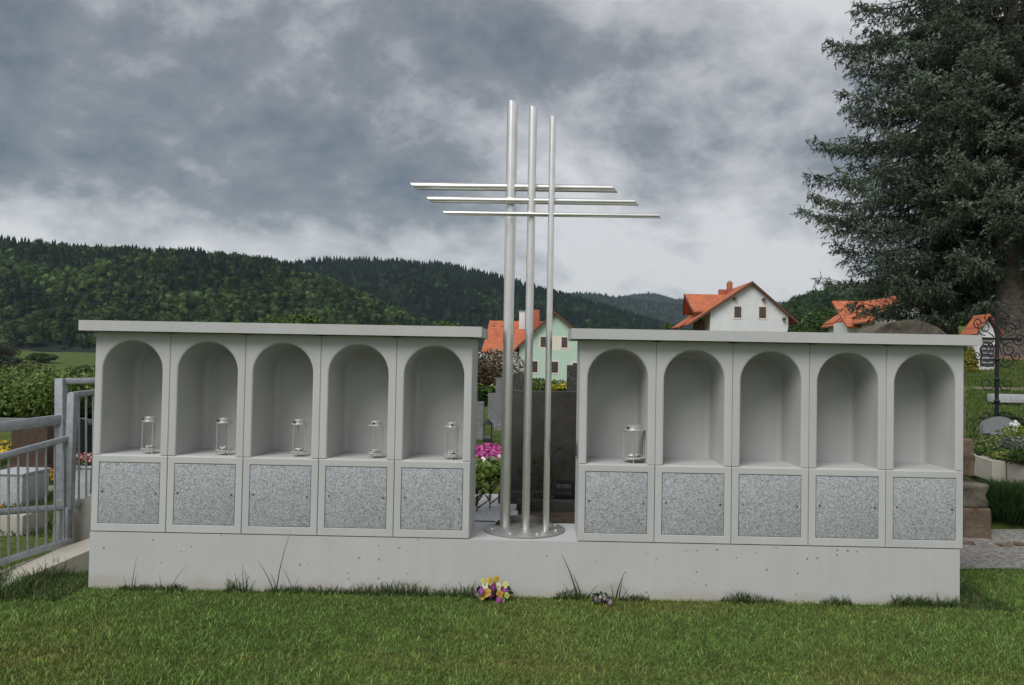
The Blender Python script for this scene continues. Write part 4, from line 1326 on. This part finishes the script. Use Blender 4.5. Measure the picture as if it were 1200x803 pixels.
# ------------------------------------------------------------------ spruces
def spruce(label, px, Y, trunk_px, H_, Lmax, zlow, seed, zvis, dens=1.0, tint=(1, 1, 1), basefix=None):
    g = G(px, Y)
    if basefix is not None: g.z = basefix
    r = np.random.default_rng(seed)
    t = thing('spruce_tree', label, 'tree', g, 0, 'spruces')
    rt = trunk_px * (Y - CAMY) / F / 2
    m = MB()
    zs_ = [-.4, 0, .25, .8, 2, 4, 7, 11, H_]
    m.tube([(.03 * math.sin(z), .03 * math.cos(z * 1.3), z) for z in zs_], [rt * 1.5, rt * 1.35, rt * 1.12, rt, rt * .93, rt * .8, rt * .62, rt * .38, .02], 18)
    tr = m.build('trunk', M_bark, t)
    # roots and stubs
    bmz = MB()
    tw_a, tw_b, tw_c = [], [], []
    z = zlow
    br = MB()
    while z < H_ - .3:
        f = (z - zlow) / (H_ - zlow)
        vis = z < zvis
        nb_ = int(r.integers(7, 10)) if vis else 6
        a0 = r.random() * 6.28
        for k in range(nb_):
            a = a0 + 6.283 * k / nb_ + r.normal() * .2
            L = Lmax * min(1.0, (1 - f) ** .48 + .02) * (.70 + .38 * r.random()) * (.68 + .32 * min(1, f * 6))
            if L < .25: continue
            back = math.sin(a) > .55
            drop = (.04 + .24 * (1 - f)) * L * (.6 + .7 * r.random()); zz0 = z + r.normal() * .15
            u = np.linspace(0, 1, 9)
            rr_ = L * u
            zc = zz0 + .10 * L * u - drop * np.sin(u * 1.9) ** 1.5 + .14 * L * np.clip(u - .6, 0, 1) ** 1.5
            ca, sa = math.cos(a), math.sin(a)
            side = np.cumsum(r.normal(size=9) * .03) * L * .5
            pts = np.stack([rr_ * ca - side * sa, rr_ * sa + side * ca, zc], 1)
            br.tube([tuple(q) for q in pts[::2]], [.05 * L / 4.5 + .008, .035 * L / 4.5 + .006, .02, .012, .005], 5, cap=False)
            step = (.15 if vis else .3) / dens * (1.9 if back else 1)
            nt_ = max(4, int(L / step))
            uu = .12 + .88 * (np.arange(nt_) + r.random(nt_)) / nt_
            P0 = np.stack([np.interp(uu, u, pts[:, i]) for i in range(3)], 1)
            dv2 = np.stack([np.interp(uu, u, np.gradient(pts[:, i])) for i in range(3)], 1); dv2 /= np.linalg.norm(dv2, axis=1)[:, None]
            lat = np.cross(dv2, [0, 0, 1.0]); lat /= np.linalg.norm(lat, axis=1)[:, None]
            btone = .75 + .5 * r.random()
            for sgn in (-1, 1):
                lt_ = btone * (.55 + .9 * r.random(nt_))
                l = (.16 + .70 * np.sin(np.clip(uu, 0, 1) * 2.8) ** .8 * min(1, L / 3.0)) * (.55 + .65 * r.random(nt_))
                dd = dv2 * .8 + lat * sgn * (.7 + .35 * r.random((nt_, 1))) + np.stack([0 * uu, 0 * uu, -.12 - .6 * r.random(nt_)], 1)
                dd /= np.linalg.norm(dd, axis=1)[:, None]
                tw_a.append(P0); tw_b.append(P0 + dd * l[:, None]); tw_c.append(np.stack([uu, lt_], 1))
                for q5 in range(5 if vis else 3):
                    fr_ = (.15 + .85 * (q5 + r.random(nt_)) / 5)
                    mid = P0 + dd * (l * fr_)[:, None]
                    d3 = dd * .5 + r.normal(size=(nt_, 3)) * .5 + np.array([0, 0, (-1.1, .15, -.6, .2, -.8)[q5]])
                    d3 /= np.linalg.norm(d3, axis=1)[:, None]
                    tw_a.append(mid); tw_b.append(mid + d3 * (.09 + .13 * r.random(nt_) + .22 * l * (q5 == 0))[:, None]); tw_c.append(np.stack([uu, lt_], 1))
            d4 = dv2 * .9 + r.normal(size=(nt_, 3)) * .35 + [0, 0, .4]
            d4 /= np.linalg.norm(d4, axis=1)[:, None]
            tw_a.append(P0); tw_b.append(P0 + d4 * (.16 + .16 * r.random((nt_, 1)))); tw_c.append(np.stack([uu, np.full(nt_, btone)], 1))
        z += (.36 + .16 * r.random()) * (1 if vis else 1.5)
    tag(br.build('branches', M_bark, t, sharp=0), kind='stuff')
    A, B, UB = np.concatenate(tw_a), np.concatenate(tw_b), np.concatenate(tw_c)
    U = UB[:, 0]
    n = len(A); k = 11
    D = B - A; Ln = np.linalg.norm(D, axis=1); D /= Ln[:, None]
    s = (np.arange(k)[None, :] + r.random((n, k))) / k
    p = A[:, None, :] + D[:, None, :] * (s * Ln[:, None])[..., None]
    q = r.normal(size=(n, k, 3)); q -= D[:, None, :] * np.sum(q * D[:, None, :], -1, keepdims=True); q /= np.linalg.norm(q, axis=-1, keepdims=True)
    ln = (.048 + .03 * r.random((n, k)))[..., None]
    tip = p + (q * .9 + D[:, None, :] * .75) * ln
    w = np.cross(q, D[:, None, :]) * (.013 + .009 * r.random((n, k)))[..., None]
    V = np.stack([p - w, p + w, tip], 2).reshape(-1, 3)
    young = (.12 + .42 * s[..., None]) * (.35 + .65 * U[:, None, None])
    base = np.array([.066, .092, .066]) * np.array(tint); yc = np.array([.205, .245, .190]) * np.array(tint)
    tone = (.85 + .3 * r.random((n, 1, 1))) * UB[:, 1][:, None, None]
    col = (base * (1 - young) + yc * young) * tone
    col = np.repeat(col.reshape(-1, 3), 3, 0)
    T = np.arange(len(V)).reshape(-1, 3)
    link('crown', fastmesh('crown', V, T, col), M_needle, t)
    return t, len(T), g


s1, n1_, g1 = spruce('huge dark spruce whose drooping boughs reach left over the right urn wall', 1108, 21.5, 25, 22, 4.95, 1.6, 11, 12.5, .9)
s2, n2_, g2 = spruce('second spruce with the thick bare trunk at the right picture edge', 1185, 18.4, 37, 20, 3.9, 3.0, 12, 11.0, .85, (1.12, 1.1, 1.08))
hmound('needle_mulch', (g2.x + .2, g2.y - .1), 1.25, .05, M_mulch)

# conical golden shrub, shrine, statue
g = G(1137, 14.5)
zb = P(1137, 436, 14.5).z
t = thing('golden_conifer', 'small cone shaped golden-green conifer right of the urn wall', 'shrub', (g.x, 14.5, Hf(g.x, 14.5) - .03))
r = np.random.default_rng(4)
V, Fq, col = leaves([(0, 0, .12), (0, 0, .3), (0, 0, .45), (.02, 0, .58)], [(.2, .2, .14), (.19, .19, .16), (.14, .14, .14), (.08, .08, .12)], 2600, .03, [(.20, .20, .03), (.28, .25, .03), (.10, .12, .02)], r)
link('foliage', fastmesh('foliage', V, Fq, col), M_leaf, t)
MB().tube([(0, 0, -.5), (0, 0, .5)], [.03, .01], 6).build('stem', M_bark, t)

Ysh = 14.9
p0, p1 = P(1146.5, 430, Ysh), P(1166, 430, Ysh)
ze, zp, zb = P(1150, 389, Ysh).z, P(1157, 371, Ysh).z, Hf(p0.x, Ysh)
w_ = p1.x - p0.x
sh = thing('wayside_shrine', 'small white wayside shrine with orange tiled roof and dark arched niche', 'shrine', ((p0.x + p1.x) / 2, Ysh, zb))
m = MB(); m.prism([(-w_ / 2, -.3), (w_ / 2, -.3), (w_ / 2, ze - zb), (0, zp - zb - .05), (-w_ / 2, ze - zb)], 0, .5); m.build('wall', M_white, sh)
for s in (-1, 1):
    m = MB(); o_ = .16
    m.prism([(0, zp - zb + .02), (s * (w_ / 2 + o_), ze - zb - .10), (s * (w_ / 2 + o_), ze - zb - .06), (0, zp - zb + .06)], -.15, .6); m.build('roof', M_rooft, sh)
aw = w_ * .38; az = P(1150, 401, Ysh).z - zb
m = MB(); m.prism([(-aw, .1), (aw, .1), (aw, az - aw)] + [(aw * math.cos(rad(a)), az - aw + aw * math.sin(rad(a))) for a in range(15, 180, 15)] + [(-aw, az - aw)], -.012, .02)
m.build('niche', M_pane, sh)
m = MB(); pts = [(-aw, -.03, .1), (-aw, -.03, az - aw)] + [(aw * math.cos(rad(a)), -.03, az - aw + aw * math.sin(rad(a))) for a in range(165, 0, -15)] + [(aw, -.03, az - aw), (aw, -.03, .1)]
m.tube(pts, .02, 6); m.build('arch_trim', M_roofd, sh)
for k in range(6): MB().box((0, -.03, .2 + k * .12), (aw * 1.7, .02, .03)).build('slat', M_gran2, sh)
p = P(1161, 428, 15.5)
flowerbed('flower_tuft', 'pink flowers at the foot of the shrine', 'flowers', (p.x, 15.5, P(1160, 434, 15.5).z), .35, .2, .2, 500, .03, DG, [(.5, .06, .1), (.6, .2, .25)], .8, 33)
p = P(1147, 428, 15.2)
flowerbed('flower_tuft', 'cream coloured flowers beside the golden conifer', 'flowers', (p.x, 15.2, P(1147, 434, 15.2).z), .2, .15, .16, 350, .025, LG, [(.7, .65, .45)], .8, 34)
p = P(1164, 412, 15.8)
bt = thing('marble_figure', 'slim white marble figure standing near the shrine', 'statue', (p.x, 15.8, P(1164, 424, 15.8).z))
MB().lathe([(.06, 0), (.065, .04), (.04, .12), (.055, .2), (.045, .26), (.015, .28)], n=12).build('robe', M_white, bt)
MB().lathe([(.008, .275), (.03, .295), (.033, .32), (.02, .35), (.005, .355)], n=12).build('head', M_white, bt)
sheet('grass_walk', lambda u: ((P(1128, 430, 12.0).x + u * 3, 11.3), (P(1128, 430, 12).x + u * 3, 11.75)), M_path2, .012, 10)


# ------------------------------------------------------------------ houses
def gable_house(name, label, cxpx, Y, peak, eaveL, eaveR, wallpx, depth, zbase, walls, wins, over=.55, th=.16, verge=M_roofd, band=None):
    """gable end faces the camera. peak/eave are photo pixels (px,py) of the verge line"""
    pk = P(*peak, Y); eL = P(*eaveL, Y); eR = P(*eaveR, Y)
    x0, x1 = P(wallpx[0], 430, Y).x, P(wallpx[1], 430, Y).x
    xc = pk.x
    t = thing(name, label, 'house', (xc, Y, zbase))
    sl = (pk.z - eL.z) / (pk.x - eL.x); sr = (pk.z - eR.z) / (eR.x - pk.x)
    zb = zbase
    vt = th * 1.25
    m = MB()
    zl, zr_ = pk.z - vt - sl * (xc - x0), pk.z - vt - sr * (x1 - xc)
    m.prism([(x0 - xc, -1.5), (x1 - xc, -1.5), (x1 - xc, zr_ - zb), (0, pk.z - vt - zb), (x0 - xc, zl - zb)], over, depth)
    m.build('wall', walls, t)
    for (e, s) in ((eL, -1), (eR, 1)):
        m = MB()
        m.prism([(0, pk.z - zb), (e.x - xc, e.z - zb), (e.x - xc, e.z - zb - th), (0, pk.z - zb - th)], .06, depth + .5)
        m.build('roof', M_rooft, t)
        m = MB()
        m.prism([(0, pk.z - zb + .01), (e.x - xc, e.z - zb + .01), (e.x - xc, e.z - zb - th - .12), (0, pk.z - zb - th - .12)], 0, .058)
        m.build('verge_board', verge, t)
        MB().tube([(e.x - xc + s * .05, .1, e.z - zb - th), (e.x - xc + s * .05, depth + .4, e.z - zb - th)], .075, 8).build('gutter', M_roofd, t)
    for (px, py, wpx, hpx) in wins:
        c = P(px, py, Y + over); k = (Y + over - CAMY) / F
        w, h = wpx * k, hpx * k
        window(t, (c.x - xc, over, c.z - zb), w, h)
    return t, xc, pk, eL, eR


def window(t, c, w, h, trim=.16, front=-1):
    f = MB()
    for (dx, dz, sx, sz) in ((0, h / 2 + trim / 2, w + 2 * trim, trim), (0, -h / 2 - trim / 2, w + 2 * trim, trim), (-w / 2 - trim / 2, 0, trim, h), (w / 2 + trim / 2, 0, trim, h)):
        f.box((dx, -.02, dz), (sx, .05, sz))
    win = f.build('window', M_cream, t, c)
    fr = MB(); q = .09
    for (dx, dz, sx, sz) in ((0, h / 2 - q / 2, w, q), (0, -h / 2 + q / 2, w, q), (-w / 2 + q / 2, 0, q, h - 2 * q), (w / 2 - q / 2, 0, q, h - 2 * q), (0, 0, q * .8, h - 2 * q)):
        fr.box((dx, -.01, dz), (sx, .04, sz))
    fr.build('frame', M_woodw, win)
    for s in (-1, 1):
        MB().box((s * (w / 4 - q * .3), 0, 0), (w / 2 - q * 1.1, .012, h - 2 * q)).build('pane', M_pane, win)


YH = 84.0
# green house
gzb = P(650, 456, YH).z
hs1, xc, pk, eL, eR = gable_house('green_house', 'pale green house with orange tiled roof seen between the cross tubes', 650, YH, (649.5, 364.5), (603, 409), (694, 402), (608, 692), 10, gzb, M_green,
                                  [(637, 401, 7, 12), (661.5, 401.5, 7, 12), (627, 430, 6, 13), (650, 430.5, 8, 13), (675, 432, 8, 13)])
k = (YH - CAMY) / F
z = P(650, 402, YH).z - gzb
MB().box((P(650, 402, YH).x - xc, .5615, z), (36 * k, .03, 17 * k)).build('white_band', M_cream, hs1)
zr0, ze0 = P(600, 376, YH + 6).z, P(600, 412.5, YH + 2).z
xl_ = P(566, 400, YH + 4).x - xc
m = MB(); m.prism([(0, 0), (1, 0)], 0, 1) if False else None
m = MB()
a = [(xl_, 2, ze0 - gzb), (-.5, 2, ze0 - gzb), (-.5, 6.5, zr0 - gzb), (xl_ + .6, 6.5, zr0 - gzb)]
b_ = [(xl_, 11, ze0 - gzb), (-.5, 11, ze0 - gzb)]
va = [m.bm.verts.new(q) for q in a]; vb = [m.bm.verts.new(q) for q in b_]
lower = [m.bm.verts.new((q.co.x, q.co.y, q.co.z - .18)) for q in (va[0], va[1], va[2], va[3], vb[0], vb[1])]
m.bm.faces.new(va); m.bm.faces.new((va[3], va[2], vb[1], vb[0])); m.bm.faces.new((va[3], vb[0], va[0]))
m.bm.faces.new((va[0], va[1], lower[1], lower[0])); m.bm.faces.new((lower[0], lower[4], vb[0], va[0]))
m.build('side_roof', M_rooft, hs1)
MB().box(((xl_ + .7 - .5) / 2, 6.5, (ze0 - gzb) / 2 - .8), (-.5 - xl_ - .7, 8.0, ze0 - gzb + 1.4)).build('side_wing', M_white, hs1)
c1 = P(612, 373, YH + 5.5)
ch = MB().box((c1.x - xc, 5.5, c1.z - gzb - .3), (.75, .7, 2.2), .03).build('chimney', M_white, hs1)
MB().box((c1.x - xc, 5.5, c1.z - gzb + .86), (.9, .85, .1)).build('chimney_cap', M_gran2, ch)
c1 = P(627, 371, YH + 5)
MB().box((c1.x - xc, 5.0, c1.z - gzb - .5), (1.1, .8, 2.6), .03).build('chimney', M_brick, hs1)
for dx in (-1.8, -.7):
    sk = P(584, 388, YH + 3.0)
    MB().box((sk.x - xc + dx + 1.2, 3.55, P(584, 383, YH + 3.5).z - gzb + .12), (.35, .3, .12), 0, Matrix.Rotation(rad(40), 3, 'X')).build('roof_vent', M_brick, hs1)

# white house
YW = 82.0
wzb = P(880, 430, YW).z + .5
hs2, xc, pk, eL, eR = gable_house('white_house', 'white gabled house with orange roof above the right urn wall', 880, YW, (882, 329.5), (807, 379.5), (936, 377), (833, 925), 11, wzb, M_white,
                                  [(864.5, 366, 8, 13), (893.5, 366.5, 8, 13)])
k = (YW - CAMY) / F
for (px, py) in ((862, 349), (896, 350), (920, 373)):                  # purlin ends
    q = P(px, py, YW)
    MB().box((q.x - xc, .3, q.z - wzb - .06), (.28, .5, .25)).build('purlin_end', M_roofd, hs2)
# cross wing to the left
zr0 = P(830, 345, YW + 6).z - wzb
ze0 = P(820, 364.5, YW + 3.2).z - wzb
xg = P(801.5, 350, YW + 6).x - xc
xw = P(808, 370, YW + 5).x - xc
xin = P(866, 350, YW + 6).x - xc
for s in (-1, 1):
    m = MB()
    yr, ye = 6.0, 6.0 + s * 3.1
    q = [(xg, yr, zr0), (xin, yr, zr0), (xin - (0 if s > 0 else 2.6), ye, ze0), (xg + .45, ye, ze0)]
    va = [m.bm.verts.new(v) for v in q]; vb = [m.bm.verts.new((v[0], v[1], v[2] - .17)) for v in q]
    m.bm.faces.new(va); m.bm.faces.new(vb[::-1])
    for kk in range(4): m.bm.faces.new((va[kk], vb[kk], vb[(kk + 1) % 4], va[(kk + 1) % 4]))
    m.build('wing_roof', M_rooft, hs2)
    m = MB()
    q = [(xg - .03, yr, zr0 + .02), (xg + .42, ye, ze0 + .02), (xg + .42, ye, ze0 - .3), (xg - .03, yr, zr0 - .32)]
    va = [m.bm.verts.new(v) for v in q]; vb = [m.bm.verts.new((v[0] + .1, v[1], v[2])) for v in q]
    m.bm.faces.new(va); m.bm.faces.new(vb[::-1])
    for kk in range(4): m.bm.faces.new((va[kk], vb[kk], vb[(kk + 1) % 4], va[(kk + 1) % 4]))
    m.build('wing_verge', M_roofd, hs2)
m = MB()                                                               # gabled timber wall of the wing
q = [(xw + 1.1, 3.6, -2), (xw + 1.1, 8.4, -2), (xw + 1.1, 8.4, ze0 - .2), (xw + 1.1, 6, zr0 - .3), (xw + 1.1, 3.6, ze0 - .2)]
va = [m.bm.verts.new(v) for v in q]; vb = [m.bm.verts.new((xin, v[1], v[2])) for v in q]
m.bm.faces.new(va); m.bm.faces.new(vb[::-1])
for kk in range(5): m.bm.faces.new((va[kk], vb[kk], vb[(kk + 1) % 5], va[(kk + 1) % 5]))
m.build('wing_wall', M_wood, hs2)
for kk in range(5):                                                    # white window bars under the wing eave
    MB().box((xw + 1.35 + kk * .42, 3.55, ze0 - .62), (.22, .06, .9)).build('white_shutter', M_white, hs2)
q = P(795, 379, YW + 5)
m = MB(); m.box((q.x - xc + .55, 5.5, q.z - wzb), (2.2, 5, .16), 0, Matrix.Rotation(rad(-32), 3, 'Y')); m.build('porch_roof', M_rooft, hs2)
c1 = P(855, 334, YW + 7)
ch = MB().box((c1.x - xc, 7, c1.z - wzb - .6), (.6, .6, 1.8), .02).build('chimney', M_brick, hs2)
MB().lathe([(.22, 0), (.26, .1), (.1, .3)], n=10).build('chimney_cap', M_gran2, ch, (c1.x - xc, 7, c1.z - wzb + .3))
c1 = P(847, 340, YW + 8)
MB().box((c1.x - xc, 8, c1.z - wzb - .5), (1.0, .6, 1.1), .02).build('chimney', M_brick, hs2)

# house half hidden behind the spruce
Y3 = 60.0
z3 = P(1060, 400, Y3).z
hs3, xc, pk, eL, eR = gable_house('white_house', 'white house with orange roof half hidden by the spruce boughs', 1064, Y3, (1064, 344), (1020, 376), (1098, 372), (1028, 1094), 11, z3, M_white, [(1052, 372, 6, 8)])
c1 = P(1043, 350, Y3 + 4)
ch = MB().box((c1.x - xc, 4, c1.z - z3 - .4), (.7, .6, 1.8), .02).build('chimney', M_brick, hs3)
MB().lathe([(.2, 0), (.24, .1), (.1, .3)], n=10).build('chimney_cap', M_white, ch, (c1.x - xc, 4, c1.z - z3 + .5))
m = MB(); q = P(1008, 362, Y3 + 3)
m.box((q.x - xc + 1.0, 5.2, q.z - z3 - .35), (4.0, 4.5, .18), 0, Matrix.Rotation(rad(35), 3, 'X')); m.build('side_roof', M_rooft, hs3)
MB().box((q.x - xc + 1.0, 6.0, q.z - z3 - 2.9), (3.2, 3.2, 3.6)).build('side_wing', M_white, hs3)
# small orange roof further left under the spruce
q = P(985, 377, 70)
t = thing('shed', 'small shed with orange roof under the lowest spruce boughs', 'shed', (q.x, 70, q.z - 2.2))
MB().box((0, 0, 1.0), (1.6, 2, 2.2)).build('wall', M_white, t)
for s in (-1, 1):
    m = MB(); m.prism([(0, 2.75), (s * 1.15, 1.95), (s * 1.15, 2.05), (0, 2.87)], -1.3, 1.3); m.build('roof', M_rooft, t)

# trees round the right hand houses
for i, (px, Y, yt, R, cols, lb) in enumerate(((958, 75, 358, 3.2, MG, 'rounded green tree between the white house and the spruce'), (935, 88, 372, 2.2, MG, 'green tree at the right corner of the white house'),
                                             (788, 88, 379, 1.2, LG, 'pale shrub at the left corner of the white house'), (985, 110, 362, 3.5, MG, 'green tree behind the shed'), (1120, 66, 366, 2.4, LG, 'pale green tree behind the spruce trunk'), (1080, 90, 352, 3.5, DG, 'dark tree behind the half hidden house'))):
    g = G(px, Y); top = P(px, yt, Y).z
    bush('garden_tree', lb, 'tree', g, R, max(2, top - g.z), 3000, .2, cols, 'trees round the right hand houses', 150 + i, 16)

# ------------------------------------------------------------------ wooded hills
def ico(sub):
    b = bmesh.new(); bmesh.ops.create_icosphere(b, subdivisions=sub, radius=1)
    V = np.array([v.co[:] for v in b.verts]); Fc = np.array([[v.index for v in f.verts] for f in b.faces]); b.free()
    return V, Fc


def conifer_tpl(r):
    V, T = [], []
    n = 7; zt_ = 0.0
    for lev in range(4):
        z0, z1, rad0 = .06 + lev * .22, .06 + lev * .22 + .36 - .02 * lev, .235 * (1 - lev * .22)
        if lev == 3: z1 = 1.0
        k0 = len(V); ph = r.random() * 6
        for k in range(n):
            a = ph + 6.283 * k / n; q = rad0 * (.65 + .6 * r.random())
            V.append((q * math.cos(a), q * math.sin(a), z0 - .05 * r.random()))
        V.append((0, 0, z1))
        for k in range(n): T.append((k0 + k, k0 + (k + 1) % n, k0 + n))
    return np.array(V), np.array(T)


def broad_tpl(r, sub=2):
    V0, F0 = ico(sub)
    f = 1 + .22 * np.sin(V0[:, 0] * 5 + r.random() * 6) * np.sin(V0[:, 1] * 5 + r.random() * 6) + .2 * r.normal(size=len(V0)) * .7
    V = V0 * f[:, None] * [.31, .31, .37] + [0, 0, .52]
    F1 = F0[V0[F0].mean(1)[:, 2] > -.3]
    m = 52                                            # leaf clumps standing off the crown
    d = r.normal(size=(m, 3)); d[:, 2] = np.abs(d[:, 2]) * 1.1 - .35; d /= np.linalg.norm(d, axis=1)[:, None]
    c = d * [.34, .34, .41] * (.85 + .3 * r.random((m, 1))) + [0, 0, .52]
    tri = c[:, None, :] + r.normal(size=(m, 3, 3)) * .062
    return np.concatenate([V, tri.reshape(-1, 3)]), np.concatenate([F1, len(V) + np.arange(3 * m).reshape(m, 3)])


tr_ = np.random.default_rng(31)
CT = [conifer_tpl(tr_) for _ in range(6)]
BT2 = [broad_tpl(tr_) for _ in range(6)]
BT1 = [broad_tpl(tr_, 1) for _ in range(6)]
BT = BT1


def scatter(pos, hts, is_con, cols, r):
    Vs, Ts, Cs = [], [], []
    k0 = 0
    pick = r.integers(0, 6, len(pos))
    for con in (True, False):
        for v in range(6):
            sel = np.where((is_con == con) & (pick == v))[0]
            if not len(sel): continue
            TV, TF = (CT if con else BT)[v]
            a = r.random(len(sel)) * 6.283; ca, sa = np.cos(a), np.sin(a)
            h = hts[sel][:, None]; wf = (.85 + .5 * r.random(len(sel)))[:, None]
            X = (TV[None, :, 0] * ca[:, None] - TV[None, :, 1] * sa[:, None]) * h * wf
            Y = (TV[None, :, 0] * sa[:, None] + TV[None, :, 1] * ca[:, None]) * h * wf
            Z = TV[None, :, 2] * h
            V = np.stack([X, Y, Z], -1) + pos[sel][:, None, :]
            nv = len(TV)
            T = TF[None] + (np.arange(len(sel)) * nv)[:, None, None] + k0
            Vs.append(V.reshape(-1, 3)); Ts.append(T.reshape(-1, 3))
            sh_ = .35 + 1.3 * r.random((len(sel), nv, 1)) ** 1.5
            Cs.append((cols[sel][:, None, :] * sh_).reshape(-1, 3))
            k0 += nv * len(sel)
    return np.concatenate(Vs), np.concatenate(Ts), np.concatenate(Cs)


M_floor = surf('forest_floor', (.006, .010, .005), .95, col2=(.014, .022, .009), scale=.02)


def hill(name, ridge, d0, d1, ybase, tree_h, ntree, px_rng, seed, conw=.6, label='', colc=(.010, .019, .011), colb=(.045, .072, .022), tmax=1.06, clear=None):
    rx = np.array([p[0] for p in ridge], float); ry = np.array([p[1] for p in ridge], float)
    r = np.random.default_rng(seed)

    def z_of(px, t):
        hor = 423 + (px - 635) * .0175
        dd = d0 + (d1 - d0) * t
        zr = EYE + (hor - np.interp(px, rx, ry)) * d1 / F - tree_h * .8
        hb = 423 + (px - 635) * .0175
        zb_ = EYE + (hb - ybase) * d0 / F
        zb_ = np.minimum(zb_, zr)
        s = np.clip(t, 0, 1)
        prof = np.sin(s * math.pi / 2) ** 1.0 * .55 + .45 * s
        z = zb_ + (zr - zb_) * prof
        und = (vnoise(px * .02 + seed, t * 3.0, 1.0, seed) - .5) * .10 * (zr - zb_) * np.sin(np.clip(t, 0, 1) * math.pi)
        z = z + und - np.clip(t - 1, 0, 1) * (zr - zb_) * 1.2
        return (px - PX0) / F * dd * 1.0 + dd * (PX0 - 635) / F, dd + CAMY, z
    pxs = np.linspace(px_rng[0], px_rng[1], 150); ts = np.linspace(-.15, 1.5, 44)
    PX, TS = np.meshgrid(pxs, ts, indexing='ij')
    X, Y, Z = z_of(PX, TS)
    Z[TS < 0] -= 30 * (-TS[TS < 0]) / .15 * .5
    ix_ = np.arange(PX.size).reshape(PX.shape)
    q = np.stack([ix_[:-1, :-1], ix_[1:, :-1], ix_[1:, 1:], ix_[:-1, 1:]], -1).reshape(-1, 4)
    tag(link(name, fastmesh(name, np.stack([X, Y, Z], -1).reshape(-1, 3), q, smooth=True), M_floor), kind='structure')
    px = px_rng[0] + (px_rng[1] - px_rng[0]) * r.random(ntree)
    t = r.random(ntree) * tmax
    x, y, z = z_of(px, t)
    typ = vnoise(x / 60., y / 60., 1.0, seed + 1) * .6 + .4 * r.random(ntree)
    con = typ < conw * (.68 + .3 * np.clip(t, 0, 1) ** 1.5)
    hts = tree_h * (.55 + .75 * r.random(ntree)) * np.where(con, 1.08, .85)
    tone = (.45 + 1.0 * r.random(ntree) ** 1.5 + .9 * (vnoise(x / 45., y / 45., 1, seed + 2) - .5))[:, None]
    tone = np.maximum(tone, .3)
    cols = np.where(con[:, None], np.array(colc), np.array(colb)) * tone
    V, T, col = scatter(np.stack([x, y, z - 1.0], 1), hts, con, cols, r)
    o = link('forest', fastmesh('forest', V, T, col), M_forest)
    tag(o, label, 'forest', kind='stuff')
    return len(T)


nf = 0
nf += hill('wooded_hill', [(-600, 300), (-450, 270), (-300, 262), (0, 278), (50, 283), (100, 287), (200, 291), (260, 295), (310, 301), (345, 310), (400, 330), (480, 365), (560, 395), (640, 420)], 560, 950, 409, 12, 7000, (-430, 520), 3, .48,
           'near wooded hill with mixed dark spruce and green broadleaf trees at left')
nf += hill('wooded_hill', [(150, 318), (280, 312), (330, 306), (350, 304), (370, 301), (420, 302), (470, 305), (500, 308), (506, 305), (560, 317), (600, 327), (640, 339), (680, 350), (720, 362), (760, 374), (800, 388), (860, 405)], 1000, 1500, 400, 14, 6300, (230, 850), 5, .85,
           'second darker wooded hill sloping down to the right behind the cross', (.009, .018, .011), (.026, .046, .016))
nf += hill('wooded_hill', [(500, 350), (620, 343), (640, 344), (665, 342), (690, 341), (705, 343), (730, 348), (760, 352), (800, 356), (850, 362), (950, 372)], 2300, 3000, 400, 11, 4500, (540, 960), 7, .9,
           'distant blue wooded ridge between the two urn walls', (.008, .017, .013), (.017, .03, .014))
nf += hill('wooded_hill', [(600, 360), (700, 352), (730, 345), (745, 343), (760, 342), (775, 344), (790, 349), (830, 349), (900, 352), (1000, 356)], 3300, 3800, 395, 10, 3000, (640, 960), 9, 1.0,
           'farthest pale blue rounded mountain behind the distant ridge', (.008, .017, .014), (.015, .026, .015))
nf += hill('wooded_hill', [(880, 380), (915, 362), (940, 349), (965, 341), (990, 334), (1040, 328), (1120, 322), (1250, 318), (1500, 300)], 420, 700, 385, 11, 2000, (890, 1400), 13, .5,
           'green wooded slope on the right behind the white house and the spruce', (.013, .026, .012), (.028, .052, .015))
# scattered trees in the left meadow
for i, (px, Y, yt, R, cols, lb) in enumerate(((2, 300, 418, 7, DG, 'dark round tree on the meadow at the left edge'), (52, 330, 422, 6, MG, 'single tree in the middle of the far meadow'), (-5, 350, 400, 9, [(.06, .045, .03), (.05, .06, .025)], 'brownish tree below the forest at the left edge'), (100, 210, 428, 5, MG, 'tree on the meadow beside the urn wall'))):
    g = G(px, Y); top = P(px, yt, Y).z
    bush('meadow_tree', lb, 'tree', g, R, max(4, top - g.z), 2200, .7, cols, 'trees on the far meadow', 170 + i, 14, base=.15)

# ------------------------------------------------------------------ haze
hz = MB().box((300, 1900, 205), (6400, 5200, 470))
o = hz.build('haze', None, sharp=0)
mh = bpy.data.materials.new('haze_air'); mh.use_nodes = True
nt = mh.node_tree; nt.nodes.clear()
ou = nt.nodes.new('ShaderNodeOutputMaterial'); pv = nt.nodes.new('ShaderNodeVolumePrincipled')
pv.inputs['Color'].default_value = (.62, .82, 1.0, 1); pv.inputs['Density'].default_value = 0.52e-4; pv.inputs['Anisotropy'].default_value = 0.0
nt.links.new(pv.outputs[0], ou.inputs['Volume'])
o.data.materials.append(mh)
tag(o, kind='stuff', label='thin valley haze over the whole scene', cat='haze')
